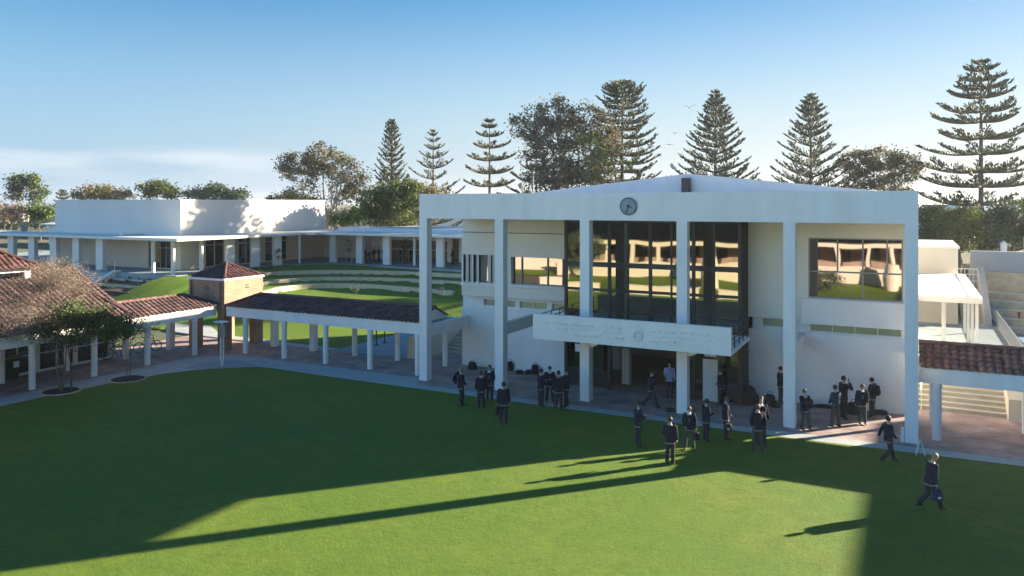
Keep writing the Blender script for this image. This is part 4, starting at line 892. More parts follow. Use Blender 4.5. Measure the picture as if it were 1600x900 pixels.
broad(place(335, d), top(289, d), [lobe(308, 303, 20, 9, 20, d, 335), lobe(338, 299, 24, 10, 28, d, 335), lobe(365, 305, 20, 7, 20, d, 335)], 'wide dark green tree over the right half of the hall roof', 31, 'darkleaf', 'bark', .5, 1., 1, .4, spread=.8, leafn=70)
broad(place(440, d), top(303, d), [lobe(435, 312, 18, 6, 14, d, 440), lobe(455, 308, 10, 6, 8, d, 440)], 'low distant tree between hall roof and spreading gum', 32, 'darkleaf', 'bark', .5, 1., 1, .3, spread=.7, leafn=50)
d = 140
broad(place(12, d), top(318, d), [lobe(0, 330, 22, 14, 24, d, 12), lobe(28, 334, 16, 10, 16, d, 12)], 'russet brown leafless shrub mass behind the white low building', 33, 'russet', 'twig', .4, 1., 2, .2, spread=.8, leafn=60, name='shrub', cat='shrub')
broad(place(62, d), top(315, d), [lobe(58, 330, 12, 12, 22, d, 62), lobe(74, 334, 8, 9, 14, d, 62)], 'bright green shrub at the left edge of the hall block', 34, 'lightleaf', 'bark', .4, 1., 1, .2, spread=.7, leafn=60, name='shrub', cat='shrub')
broad((-9.5, -13, 0), 2.4, [(0, 0, 1.0, 2.6, 2.2, .9, 60)], 'low round dark shrub across the lawn before the opposite range', 46, 'darkleaf', 'bark', .2, 1., 1, .1, name='shrub', cat='shrub', spread=.5, leafn=60)
broad((-36, -14, 0), 6, [(0, 0, 4.2, 2.4, 2.4, 1.6, 80)], 'round dark tree across the lawn before the opposite range', 47, 'darkleaf', 'bark', .25, 1., 1, .25, name='leafy_tree', spread=.5, leafn=60)
# right stand
def rightbush(px, d, py0, w, n, label, seed, m, nm='leafy_tree'):
    H = top(py0, d); L = []
    rn = random.Random(seed)
    for i in range(5): L.append(lobe(px + rn.uniform(-.55, .55) * w, rn.uniform(py0 + 14, 380), w * .5, 22, n, d, px))
    broad(place(px, d), H, L, label, seed, m, 'bark', .26, 1., 1, .28, name=nm, spread=.55, leafn=60)
rightbush(1460, 86, 316, 42, 22, 'bright green dense tree just right of the end column', 41, 'bushy')
rightbush(1500, 80, 330, 40, 20, 'mid green tree with drooping sprays above the blue-grey wall', 42, 'olive')
rightbush(1540, 84, 312, 40, 24, 'dark green tree at the foot of the tallest Norfolk pine', 43, 'darkleaf')
rightbush(1585, 78, 325, 34, 24, 'dark bluish leafy tree cut by the right edge of the view', 44, 'darkleaf')
rightbush(1625, 80, 318, 40, 20, 'dark leafy tree right of the shed roofs', 45, 'bushy')
# far off wood along the horizon
rn = random.Random(77); b = MB()
for k in range(2600):
    a = HEAD + rn.uniform(-1.1, 1.1); d = rn.uniform(230, 420); c = Vector((-math.sin(a) * d, math.cos(a) * d, 2.5 + rn.uniform(0, 4.4) * (.75 + .35 * noise.noise(Vector((a * 9, 0, 1))))))
    t = rn.uniform(.6, 1.3)
    for j in range(12):
        p = c + Vector((rn.gauss(0, 2.4), rn.gauss(0, 2.4), rn.gauss(0, .8))); u = Vector((rn.gauss(0, 1), rn.gauss(0, 1), rn.gauss(0, 1))).normalized(); v = u.orthogonal().normalized()
        b.add([p, p + u * .9 + v * .5, p + u * 1.7, p + u * .9 - v * .5], [(0, 1, 2, 3)], t)
tag(b.build('woodland', M['darkleaf'], tint=True), 'distant low tree line along the horizon behind everything', 'woods', kind='stuff')
# near small trees at the left of the lawn
x, y = ground_at(95, 612)
def side(l, dp, z, rx, rz, n): return (l * math.cos(HEAD) - dp * math.sin(HEAD), l * math.sin(HEAD) + dp * math.cos(HEAD), z, rx, rx, rz, n)
broad((x, y, 0), 5.9, [side(-2.3, -.2, 4.9, 1.1, .75, 34), side(-1.3, .3, 5.7, 1.1, .75, 40), side(-.3, 0, 6.0, 1.1, .7, 40), side(.9, -.3, 5.4, 1.0, .7, 32), side(-1.7, .9, 3.7, 1.0, .6, 22), side(-.8, -.8, 4.2, 1.1, .7, 30), side(-2.9, .4, 3.7, .8, .5, 18)],
      'small russet seed topped tree in a mulch ring on the lawn edge', 51, 'russet', 'twig', .10, 1.6, 4, .085, name='small_tree', spread=.38, leafn=62, twig=True)
x2, y2 = x, y
broad((x + .25, y + .3, 0), 4.6, [side(.6, .2, 3.8, 1.0, .7, 26), side(-.4, .3, 2.9, 1.0, .6, 20), side(1.6, .3, 3.1, 1.0, .55, 30), side(2.5, .2, 3.2, .8, .45, 20), side(.3, -.4, 4.0, .8, .4, 14), side(-1.3, .2, 3.2, .7, .4, 10)],
      'dark green leafy tree growing through the russet tree', 52, 'bushy', 'bark', .12, 1.4, 1, .06, name='small_tree', spread=.36, leafn=80)
x3, y3 = ground_at(200, 593)
broad((x3, y3, 0), 3.6, [(.5, .5, 2.8, 1.0, 1.0, .6, 40), (-.2, -.2, 2.9, .7, .7, .5, 16)], 'thin nearly bare sapling in a mulch ring by the bicycles', 53, 'russet', 'twig', .06, 1.2, 2, .045, name='small_tree', spread=.3, leafn=14, twig=True)
x4, y4 = ground_at(-12, 632)
broad((x4, y4, 0), 4.4, [(.3, .6, 3.4, 1.0, 1.0, .5, 34), (-.6, 0, 3.6, 1.0, 1.0, .6, 20)], 'bare branched little tree cut by the left edge', 54, 'russet', 'twig', .09, 1.2, 2, .06, name='small_tree', spread=.32, leafn=40, twig=True)
for i, (xx, yy) in enumerate(((x2, y2), (x3, y3))):
    b = MB(); b.cyl(xx, yy, .005, .05, .85, 28, .8); o = b.build('mulch_ring', M['soil']); tag(o, 'round dark mulch ring under the ' + ('russet tree' if i == 0 else 'bare sapling'), 'mulch')
    b = MB(); b.tube([(xx + .88 * math.cos(k * .2618), yy + .88 * math.sin(k * .2618), .03) for k in range(25)], .035, 6, cap=False); b.build('edging', M['lime'], o)
# staked saplings by the back colonnade
for i, (px, py, dd, lab) in enumerate(((545, 414, 88, 'slim staked white leaved sapling before the back colonnade'), (634, 416, 88, 'bushier staked sapling before the back colonnade'), (435, 415, 82, 'small staked sapling before the hall windows'), (690, 468, 66, 'lone leafless sapling on the back lawn slope'), (556, 462, 70, 'tiny young sapling on the sunlit bowl of lawn'))):
    p = at_depth(px, dd); z0 = 2.6 if i < 3 else hill(*p)
    h = (2.9, 2.8, 2.0, 1.3, .8)[i]
    tr = broad((p[0], p[1], z0), h, [(0, 0, h * .72, .28 + .2 * (i == 1), .28 + .2 * (i == 1), h * .25, 12 if i < 3 else 5)], lab, 60 + i, ('gumgrey', 'lightleaf', 'bushy', 'russet', 'bushy')[i], 'twig', .16, 1., 1, .035, name='sapling', spread=.22, leafn=16 if i < 3 else 8)
    if i < 3:
        b = MB()
        for dx in (-.45, .45): b.tube([(dx, 0, 0), (dx, 0, 1.6)], .035, 6)
        b.tube([(-.45, 0, 1.35), (.45, 0, 1.35)], .012, 4); b.build('stake', M['lime'], tr)
# garden bed plants
rn = random.Random(9)
for i in range(26):
    x = rn.uniform(-70, -62.5); y = rn.choice([49.42, 48.3, 46.2]) + rn.uniform(-.3, .3); z = 2.0 if y > 49.1 else (1.9 if y > 47.6 else 1.5)
    b = MB()
    for k in range(26):
        a = rn.uniform(0, 6.28); L = rn.uniform(.2, .42); t = rn.uniform(.3, 1.2); p = Vector((0, 0, 0)); q = Vector((math.cos(a) * math.cos(t), math.sin(a) * math.cos(t), math.sin(t))) * L; e = Vector((-math.sin(a), math.cos(a), 0)) * .04
        b.add([p, q * .5 + e, q, q * .5 - e], [(0, 1, 2, 3)], rn.uniform(.7, 1.3))
    tag(b.build('garden_plant', M['bushy' if i % 3 else 'gumgrey'], tint=True, loc=(x, y, z)), 'small spiky plant in the mulch planters beside the hall stairs', 'plant', 'plants in the stair planters')
b = MB()
for k in range(1400):
    f = rn.random(); x = -61.2 + rn.uniform(-.35, .4); y = 51 + f * 12.5
    c = Vector((x, y, 2.42)); u = Vector((rn.gauss(0, 1), rn.gauss(0, 1), abs(rn.gauss(0, 1)))).normalized(); e = u.orthogonal().normalized() * .07
    b.add([c, c + u * .18 + e, c + u * .36, c + u * .18 - e], [(0, 1, 2, 3)], rn.uniform(.6, 1.3))
tag(b.build('ground_cover', M['darkleaf'], tint=True), 'low dark ground cover edging the hall terrace', 'ground cover', kind='stuff')

# ------------------------------------------------------------------ far buildings
FB = thing('low_white_building', 'long white flat roofed classroom building with dark windows at far left', 'building')
b = MB(); b.box(-165, -118, 100, 118, 2.5, 6.6); b.box(-150, -122, 99.2, 100, 2.5, 5.9); b.build('wall', M['white'], FB)
b = MB(); b.box(-167, -116, 98.2, 119, 6.6, 6.9); b.build('roof', M['metalroof'], FB)
b = MB()
for i in range(12): b.box(-148 + i * 2.6, -146.2 + i * 2.6, 99.12, 99.18, 4.0, 5.3)
b.build('window', M['glassdk'], FB)
b = MB(); b.cyl(-131, 108, 6.9, 8.4, .5, 12, .3); b.build('roof_vent', M['whiteframe'], FB)
FB = thing('low_white_building', 'lower white annexe with a pale skillion roof seen through the hall piers', 'building')
b = MB(); b.box(-128, -96, 78, 88, 2.5, 6.0); b.build('wall', M['white2'], FB)
b = MB(); b.profx([(77, 6.0), (89, 6.9), (89, 6.75), (77, 5.85)], -129, -95); b.build('roof', M['metalroof'], FB)
b = MB()
for i in range(10): b.box(-125 + i * 3, -123 + i * 3, 77.93, 77.99, 4.0, 5.4)
b.build('window', M['glassdk'], FB)
FB = thing('pink_lattice_house', 'distant pinkish house with white lattice balcony at the far left edge', 'building')
b = MB(); b.box(-170, -146, 130, 140, 2.5, 9); b.build('wall', M['paving'], FB)
b = MB()
for i in range(16): b.box(-170 + i * 1.6, -169.7 + i * 1.6, 129.7, 129.95, 6.0, 9.0)
b.box(-170, -146, 129.7, 129.96, 8.7, 9.0); b.box(-170, -146, 129.7, 129.96, 6, 6.3); b.build('lattice', M['whiteframe'], FB)
for i, (px, dd, w, h, lab) in enumerate(((705, 190, 14, 5.4, 'distant house roof glimpsed under the portico beside the first column'), (1560, 150, 16, 7.5, 'distant pale house roof behind the right trees'), (1480, 170, 10, 6.6, 'far brown roofed house between trees right of the building'), (1650, 150, 14, 7.8, 'distant blue roofed house at the right edge'))):
    p = at_depth(px, dd); o = MB(); o.box(-w / 2, w / 2, -4, 4, 0, h - 2); hb = o.build('distant_house', M['white2'], loc=(p[0], p[1], 2.5), rz=HEAD); tag(hb, lab, 'house')
    o = MB(); o.profx([(-4.6, h - 2), (4.6, h - 2), (0, h)], -w / 2 - .5, w / 2 + .5); o.build('roof', M['metalroof' if i != 2 else 'tile'], hb)

# ------------------------------------------------------------------ people
PEND = []                                  # (raw builder, voxel, object, paint function)
ARM = dict(down=((.235, -.03, 1.15), (.255, .03, .92)), phone=((.235, .02, 1.15), (.10, .26, 1.16)), pocket=((.285, -.05, 1.15), (.19, .05, .95)),
           hold=((.245, .03, 1.14), (.16, .20, .98)), drink=((.30, .17, 1.27), (.10, .20, 1.50)), swingf=((.225, .12, 1.16), (.21, .30, 1.02)), swingb=((.225, -.16, 1.18), (.23, -.24, .95)),
           shoulder=((.26, .10, 1.22), (.20, .02, 1.44)), chin=((.20, .14, 1.16), (.07, .20, 1.42)), behind=((.26, -.10, 1.16), (.10, -.16, .98)), bagcarry=((.24, -.02, 1.14), (.27, .02, .88)))
LEG = dict(stand=((.095, .02, .50), (.11, -.02, .09), (.095, .02, .50), (.12, .02, .09)), apart=((.13, .03, .50), (.17, -.03, .09), (.13, .02, .50), (.17, .05, .09)),
           walk=((.10, .17, .53), (.10, .30, .10), (.10, .02, .50), (.10, -.34, .19)), stroll=((.10, .12, .51), (.10, .17, .09), (.10, .0, .50), (.10, -.20, .13)), ease=((.10, .05, .50), (.12, -.03, .09), (.15, .10, .50), (.19, .09, .09)))
def handmesh(b, w, d, side, palmn):
    d = d.normalized(); n = palmn - d * palmn.dot(d); n.normalize(); s = d.cross(n) * side
    for j in range(3):                      # palm
        pass
    b.tube([w, w + d * .035, w + d * .085], [(.026, .017), (.038, .015), (.040, .013)], 8, ref=tuple(n))
    for k, (o, L) in enumerate(((-.030, .068), (-.010, .078), (.010, .073), (.029, .058))):
        p = w + d * .080 + s * o; q = p + d * L * .5 - n * -.012; r = q + (d * .75 + n * .65).normalized() * L * .5
        b.tube([p, q, r], [.0095, .0090, .0075], 6)
    p = w + d * .028 - s * .030; q = p + (d * .7 - s * .7).normalized() * .036; r = q + (d * .95 + n * .3 - s * .1).normalized() * .030
    b.tube([p, q, r], [.012, .0105, .009], 6)
def person(px, py, face, legs='stand', arms=('down', 'down'), label='', h=1.75, lean=0., nod=0., top='suit', leg='trouser', hair='hairdk', shirtfront=True, z=0., vox=.0095, hem=True, mir=False, cap=False, xy=None, group=None, hemc='hem'):
    x, y = xy or ground_at(px, py, z); s = h / 1.755
    rn = random.Random(int(px * 7 + py)); B = lambda p: Vector((p[0] + rn.uniform(-.0, .0), p[1] + lean * max(0, p[2] - .9), p[2]))
    root = MB()
    def body_obj(name, parent, m, smooth=True):
        o = bpy.data.objects.new(name, bpy.data.meshes.new(name)); COL.objects.link(o); o.data.materials.append(M[m])
        if parent: o.parent = parent
        return o
    P = body_obj('person', None, 'skin'); P.data.materials.append(M['eye']); P.data.materials.append(M['lip'])
    P.location = (x, y, z + .012); P.rotation_euler.z = HEAD + R_(face); P.scale = (s, s, s); tag(P, label, 'person', group)
    hipx = .09; L = LEG[legs]; fl = -1 if mir else 1
    kn = [Vector((fl * L[0][0], L[0][1], L[0][2])), Vector((-fl * L[2][0], L[2][1], L[2][2]))]; an = [Vector((fl * L[1][0], L[1][1], L[1][2])), Vector((-fl * L[3][0], L[3][1], L[3][2]))]
    hp = [Vector((fl * hipx, 0, .93)), Vector((-fl * hipx, 0, .93))]
    sh = [B((.185, 0, 1.42)), B((-.185, 0, 1.42))]; el = []; wr = []
    for i in (0, 1):
        a = ARM[arms[i]]; m_ = 1 if i == 0 else -1; el.append(B((m_ * a[0][0], a[0][1], a[0][2]))); wr.append(B((m_ * a[1][0], a[1][1], a[1][2])))
    def torso(b, g, z0, z1=1.46):
        prof = [(.80, .165, .115), (.90, .165, .115), (1.05, .145, .10), (1.20, .165, .115), (1.33, .185, .118), (1.41, .175, .10), (1.46, .11, .075), (1.49, .065, .06)]
        q = [p for p in prof if z0 < p[0] <= z1 + .001]; q = [(z0, prof[0][1], prof[0][2])] + q
        b.tube([B((0, 0, p[0])) for p in q], [(p[1] + g, p[2] + g) for p in q], 20, ref=(0, 1, 0))
    def arm(b, i, g):
        b.ell(sh[i] - Vector((.012 * (1 if i == 0 else -1), 0, .012)), (.062 + g, .060 + g, .060 + g), 10, 8)
        b.tube([sh[i], sh[i].lerp(el[i], .5), el[i]], [.052 + g, .048 + g, .040 + g], 10); b.ell(el[i], (.040 + g,) * 3, 10, 8); b.tube([el[i], el[i].lerp(wr[i], .35), wr[i]], [.040 + g, .039 + g, .027 + g * 1.1], 10)
    def legs_(b, g):
        for i in (0, 1):
            b.ell(hp[i], (.095 + g, .10 + g, .10 + g), 10, 8); b.tube([hp[i], hp[i].lerp(kn[i], .5), kn[i]], [.088 + g, .076 + g, .056 + g], 12); b.ell(kn[i], (.056 + g,) * 3, 10, 8)
            b.tube([kn[i], kn[i].lerp(an[i], .35), an[i]], [.056 + g, .055 + g, .036 + g * 1.6], 12)
    # body
    b = MB(); torso(b, -.012, .85, 1.49); legs_(b, -.012)
    for i in (0, 1):
        arm(b, i, -.012); d = (wr[i] - el[i]); pn = Vector((-1 if i == 0 else 1, .2, 0)) if d.normalized().z < -.5 else Vector((0, .1, 1))
        handmesh(b, wr[i] - d.normalized() * .02, d, 1 if i == 0 else -1, pn)
        f = an[i] + Vector((0, .05, -.045)); b.ell(f, (.035, .11, .03), 10, 6)
    hc = B((0, .015 + nod * .06, 1.645 - nod * .02)); rot = Matrix.Rotation(-nod * .6, 3, 'X')
    b.tube([B((0, -.01, 1.44)), B((0, .0, 1.52)), hc - Vector((0, .0, .05))], [.062, .054, .052], 10)
    b.ell(hc, (.074, .092, .112), 16, 12, rot); b.ell(hc + rot @ Vector((0, .045, -.062)), (.048, .042, .045), 12, 8, rot)
    b.tube([hc + rot @ Vector((0, .085, .015)), hc + rot @ Vector((0, .112, -.022)), hc + rot @ Vector((0, .088, -.030))], [.010, .015, .010], 6)
    for sx_ in (-1, 1): b.ell(hc + rot @ Vector((sx_ * .076, -.005, -.008)), (.012, .020, .030), 8, 6, rot)
    eyes = [hc + rot @ Vector((sx_ * .030, .080, .006)) for sx_ in (-1, 1)]; lip = hc + rot @ Vector((0, .09, -.058))
    def paint(me, eyes=eyes, lip=lip):
        for p in me.polygons:
            c = p.center
            if min((c - e).length for e in eyes) < .0145: p.material_index = 1
            elif abs(c.z - lip.z) < .009 and abs(c.x - lip.x) < .026 and (c - lip).length < .04: p.material_index = 2
    PEND.append((b, vox, P, paint))
    J = body_obj('jacket' if top != 'bshirt' and top != 'shirt' else 'shirt', P, top); b = MB(); torso(b, .034, .815, 1.46); arm(b, 0, .020); arm(b, 1, .020); PEND.append((b, .014, J, None))
    T_ = body_obj('trousers', P, leg); b = MB(); legs_(b, .022); b.tube([(0, 0, .84), (0, 0, 1.0)], [(.178, .128), (.155, .112)], 16, ref=(0, 1, 0)); PEND.append((b, .014, T_, None))
    for i in (0, 1):
        b = MB(); a = an[i]; lift = a.z > .12
        pts = [a + Vector((0, -.055, -.035)), a + Vector((0, .03, -.03)), a + Vector((0, .12, -.052)), a + Vector((0, .19, -.062))]
        b.tube(pts, [(.036, .036), (.042, .042), (.045, .030), (.030, .020)], 10, ref=(0, 0, 1)); b.tube([a, a + Vector((0, 0, -.05))], .042, 10)
        b.build('shoe', M['shoe'], P, smooth=True)
    b = MB(); hh = hc + rot @ Vector((0, -.014, .020)); b.ell(hh, (.084, .096, .108), 16, 10, rot)
    vs = []; o = len(b.v)
    # keep the scalp part only: cut away the face
    keepf = []
    for f in b.f:
        c = sum((Vector(b.v[i]) for i in f), Vector()) / len(f) - hc; c = rot.inverted() @ c
        if not (c.y > .045 and c.z < .052) and c.z > -.062 - c.y * .3: keepf.append(f)
    b.f = keepf; b.t = b.t[:len(keepf)]; b.mi = b.mi[:len(keepf)]
    hr = b.build('hair', M[hair], P, smooth=True); md = hr.modifiers.new('s', 'SOLIDIFY'); md.thickness = .014; md.offset = 0
    if hem:
        b = MB(); b.tube([B((0, 0, .792)), B((0, 0, .83))], [(.190, .142), (.196, .146)], 20, ref=(0, 1, 0)); b.build('shirt_hem', M[hemc], P, smooth=True)
    b = MB(); b.tube([B((0, .012, 1.47)), B((0, .014, 1.503))], [(.066, .060), (.060, .056)], 14, ref=(0, 1, 0))
    if shirtfront: b.add([B((-.07, .120, 1.45)), B((.07, .120, 1.45)), B((0, .170, 1.14)), B((-.06, .05, 1.48)), B((.06, .05, 1.48))], [(0, 2, 1), (3, 0, 1, 4)])
    b.build('shirt_collar', M['shirt'], P, smooth=False)
    if shirtfront: b = MB(); b.add([B((-.016, .130, 1.445)), B((.016, .130, 1.445)), B((.02, .166, 1.22)), B((0, .175, 1.18)), B((-.02, .166, 1.22))], [(0, 4, 3, 2, 1)]); b.build('tie', M['suit'], P)
    wp = [P.location + Matrix.Rotation(P.rotation_euler.z, 3, 'Z') @ ((w + (w - e).normalized() * .08) * s) for w, e in zip(wr, el)]
    return P, wp
def bag(p, label, w=.40, dpt=.20, h=.30, rz=0., m='bag', handle=True, name='bag', cat='bag', white=False):
    o = thing(name, label, cat, (p[0], p[1], p[2]), rz); b = MB()
    for i, (zz, k) in enumerate(((0, .92), (.12, 1), (.6, .98), (.9, .85), (1, .6))): pass
    b.tube([(0, 0, h * f) for f in (0, .04, .5, .85, 1)], [(w / 2 * k, dpt / 2 * k) for k in (.9, 1, .98, .9, .6)], 14, ref=(0, 1, 0)); b.build('bag_body', M[m], o, smooth=False)
    if handle: b = MB(); b.tube([(-w * .22, 0, h * .97), (-w * .16, 0, h * 1.25), (w * .16, 0, h * 1.25), (w * .22, 0, h * .97)], .014, 6); b.build('handle', M[m], o)
    b = MB(); b.box(-w * .3, w * .3, -dpt / 2 - .03, -dpt / 2 + .02, h * .12, h * .5); b.build('pocket', M[m], o)
    if white: b = MB(); b.box(-w * .14, w * .14, -dpt / 2 - .036, -dpt / 2 - .028, h * .25, h * .45); b.build('badge', M['paper'], o)
    return o
def backpack(P, label, m='bag', off=(0, 0, 0)):
    R3 = Matrix.Rotation(P.rotation_euler.z, 3, 'Z'); p = P.location + R3 @ Vector((off[0], -.23 + off[1], 1.0 + off[2])); o = thing('backpack', label, 'backpack', p, P.rotation_euler.z); b = MB()
    b.tube([(0, 0, z_) for z_ in (0, .03, .2, .36, .44)], [(.14, .07), (.155, .09), (.16, .10), (.145, .085), (.09, .05)], 14, ref=(0, 1, 0)); b.build('pack_body', M[m], o, smooth=True)
    b = MB()
    for sx_ in (-.11, .11): b.tube([(sx_, .06, .40), (sx_, .16, .50), (sx_, .30, .44), (sx_, .37, .25), (sx_, .25, .06), (sx_, .08, .03)], .014, 6)
    b.build('strap', M[m], o); b = MB(); b.tube([(0, -.07, .06), (0, -.10, .14), (0, -.08, .22)], [(.11, .03)] * 3, 10, ref=(0, 1, 0)); b.build('pocket', M[m], o); return o
def hang(wp, label, rz, w=.38, h=.28, m='bag', white=False, name='bag'): return bag((wp.x, wp.y, wp.z - h * 1.25), label, w, .16, h, rz, m, True, name, 'bag', white)

p1, w1 = person(720, 634, -60, 'ease', ('hold', 'shoulder'), 'fair haired boy in dark jumper, jacket slung over his shoulder, at left end', 1.76, hair='hairbl', shirtfront=False)
b = MB(); q = w1[1]; b.tube([q + Vector((0, 0, .02)), q + Vector((-.16, -.05, -.12)), q + Vector((-.20, -.06, -.36)), q + Vector((-.12, -.05, -.55))], [(.05, .04), (.13, .07), (.15, .07), (.10, .05)], 12); tag(b.build('slung_jacket', M['suit'], smooth=True), 'dark jacket slung over the fair haired boy\'s shoulder', 'jacket')
p2, w2 = person(752, 639, 8, 'stand', ('down', 'down'), 'boy in navy blazer with his back turned, facing the boy beside the second column', 1.72, shirtfront=False)
p3, w3 = person(765, 628, 165, 'stand', ('down', 'hold'), 'boy facing out with white shirt, just left of the second column', 1.74)
p4, w4 = person(787, 663, -4, 'stand', ('down', 'bagcarry'), 'boy seen from behind carrying a dark bag in front of the second column', 1.80, shirtfront=False)
hang(w4[1], 'dark bag in the hand of the boy in front of the second column', p4.rotation_euler.z + 1.3, .34, .34)
p5, w5 = person(845, 635, -55, 'stand', ('hold', 'phone'), 'boy at the left of the group of four, turned toward the others', 1.74, nod=.4, shirtfront=False)
p6, w6 = person(859, 630, 178, 'apart', ('phone', 'phone'), 'boy in purplish cap looking at his hands in the group of four', 1.76, nod=.7, hair='bagblue')
p7, w7 = person(873, 642, 10, 'stand', ('hold', 'down'), 'boy with his back turned nearest the camera in the group of four', 1.82, nod=.3, shirtfront=False)
p8, w8 = person(885, 636, 75, 'stand', ('down', 'hold'), 'boy at the right of the group of four, turned left', 1.80, shirtfront=False)
p9, w9 = person(1016, 638, -80, 'walk', ('phone', 'hold'), 'boy walking right inside the portico with a jacket over his arm', 1.76, lean=.1, nod=.3, shirtfront=False)
p10, w10 = person(1046, 622, 172, 'stand', ('phone', 'down'), 'person in light blue shirt half hidden behind the fourth column', 1.76, top='bshirt', hem=False, shirtfront=False)
p11, w11 = person(1126, 633, 62, 'stand', ('hold', 'behind'), 'boy by the white door leaf turned away with a jacket behind him', 1.72, shirtfront=False)
p12, w12 = person(997, 698, -75, 'stand', ('phone', 'phone'), 'boy looking down at a phone, standing alone left of the lawn group', 1.74, nod=.8, shirtfront=False)
b = MB(); q = (w12[0] + w12[1]) / 2; b.box(-.035, .035, -.07, .07, -.005, .005); tag(b.build('phone', M['paper'], loc=(q.x, q.y, q.z + .03), rz=p12.rotation_euler.z), 'pale phone in the hands of the boy standing alone', 'phone')
p13, w13 = person(1047, 726, -18, 'stand', ('down', 'hold'), 'boy seen from behind standing where the long shadows begin', 1.72, shirtfront=False)
p14, w14 = person(1077, 703, 165, 'apart', ('hold', 'bagcarry'), 'boy facing out in an open blazer holding a jacket, beside the fourth column', 1.68, nod=.7, leg='trouser2', hair='hairbr')
hang(w14[1], 'dark jacket bundle held by the boy in the open blazer', p14.rotation_euler.z, .26, .28)
p15, w15 = person(1103, 690, -70, 'stand', ('phone', 'hold'), 'slim boy in profile facing right at the middle of the lawn group', 1.68, nod=.5, hair='hairdk', shirtfront=False)
p16, w16 = person(1134, 687, -95, 'stand', ('bagcarry', 'hold'), 'grey haired looking boy in profile with a pale bag at his side', 1.72, nod=.4, hair='hairbr', shirtfront=False)
hang(w16[0], 'dark bag with a round white badge by the boy in profile', p16.rotation_euler.z + 1.57, .34, .30, white=True)
p17, w17 = person(1184, 706, 6, 'apart', ('pocket', 'pocket'), 'broad boy seen from behind, hands in pockets, nearest the fifth column', 1.80, leg='trouser2', shirtfront=False, hair='hairbr')
p18, w18 = person(1189, 695, 178, 'stand', ('down', 'down'), 'boy mostly hidden behind the broad boy, face toward the camera', 1.88, hair='hairbr')
p19, w19 = person(1257, 672, -165, 'ease', ('chin', 'bagcarry'), 'boy with white shirt open at the collar leaning by the fifth column', 1.70, leg='trouser2', hair='hairbr')
p20, w20 = person(1306, 668, 20, 'apart', ('hold', 'hold'), 'boy in a teal navy jacket with his back turned under the right window', 1.78, top='bluecoat', leg='trouser2', nod=.5, shirtfront=False, hem=False)
p21, w21 = person(1318, 655, -75, 'stand', ('drink', 'phone'), 'boy raising a bottle to drink against the white wall', 1.88, shirtfront=False, hem=False)
b = MB(); q = w21[0]; b.tube([q + Vector((0, 0, -.06)), q + Vector((0, 0, .08)), q + Vector((0, 0, .12))], [.032, .032, .014], 10); tag(b.build('drink_bottle', M['glassdk']), 'dark drink bottle in the raised hand of the boy by the wall', 'bottle')
p22, w22 = person(1347, 663, 170, 'stand', ('bagcarry', 'hold'), 'boy in blazer and white trainers facing out, third in the group under the window', 1.72, nod=.6, leg='trouser2', hair='hairdk')
hang(w22[0], 'black bag with a white badge hanging beside the boy in white trainers', p22.rotation_euler.z, .36, .30, white=True)
p23, w23 = person(1363, 652, 40, 'stand', ('hold', 'phone'), 'boy wearing a black backpack at the right of the group under the window', 1.74, nod=.3, shirtfront=False)
backpack(p23, 'black backpack worn by the boy under the right window')
p24, w24 = person(1388, 724, -85, 'walk', ('hold', 'swingb'), 'boy striding right across the lawn before the end column', 1.72, shirtfront=False, mir=True)
p25, w25 = person(1453, 797, -80, 'walk', ('bagcarry', 'swingf'), 'fair haired boy walking right, nearest the camera on the open lawn', 1.74, lean=.16, nod=.8, hair='hairbl', shirtfront=False)
hang(w25[0], 'dark square satchel with a white mark carried by the boy walking nearest the camera', p25.rotation_euler.z + 1.57, .40, .32, 'bagblue', white=True)
p26, w26 = person(1221, 622, -90, 'stand', ('down', 'down'), 'person nearly hidden behind the fifth column', 1.74, shirtfront=False, xy=(-5.55, 38.1))
for i, (px, py, f, lab, lg) in enumerate(((577, 413, 160, 'far person leaning forward beside the second back pier'), (584, 410, 200, 'far person in dark clothes near the second back pier'), (592, 409, 150, 'far person standing mid way between two back piers'), (601, 409, 180, 'far person in dark just left of the third back pier'),
        (628, 410, 160, 'far person right of the third back pier'), (642, 411, 200, 'far person close to the bushier staked sapling'), (571, 409, 200, 'far person just right of the second back pier'), (688, 411, 100, 'far person bending by the back wall left of the sixth back pier'), (707, 413, 80, 'far person half hidden behind the last back pier'))[j] + ('stand',) for j in range(9)):
    person(px, py, f, 'stroll' if i in (0, 7) else 'stand', ('down', 'hold'), lab, 1.74, z=2.6, vox=.016, shirtfront=i % 2 == 0, lean=.5 if i in (0, 7) else 0, group='far students in the back colonnade')

tmp = []
for (b, vx, o, paint) in PEND:
    t_ = b.build('tmp', M['skin']); md = t_.modifiers.new('r', 'REMESH'); md.mode = 'VOXEL'; md.voxel_size = vx; md.use_smooth_shade = True
    sm = t_.modifiers.new('s', 'SMOOTH'); sm.factor = .5; sm.iterations = 2 if vx < .012 else 4; tmp.append(t_)
bpy.context.view_layer.update(); dg = bpy.context.evaluated_depsgraph_get()
for t_, (b, vx, o, paint) in zip(tmp, PEND):
    me = bpy.data.meshes.new_from_object(t_.evaluated_get(dg)); ms = [m for m in o.data.materials]; me.materials.clear()
    for m in ms: me.materials.append(m)
    me.polygons.foreach_set('use_smooth', [True] * len(me.polygons)); me.polygons.foreach_set('material_index', [0] * len(me.polygons))
    if paint: paint(me)
    o.data = me; me.name = o.name
for t_ in tmp: bpy.data.objects.remove(t_)

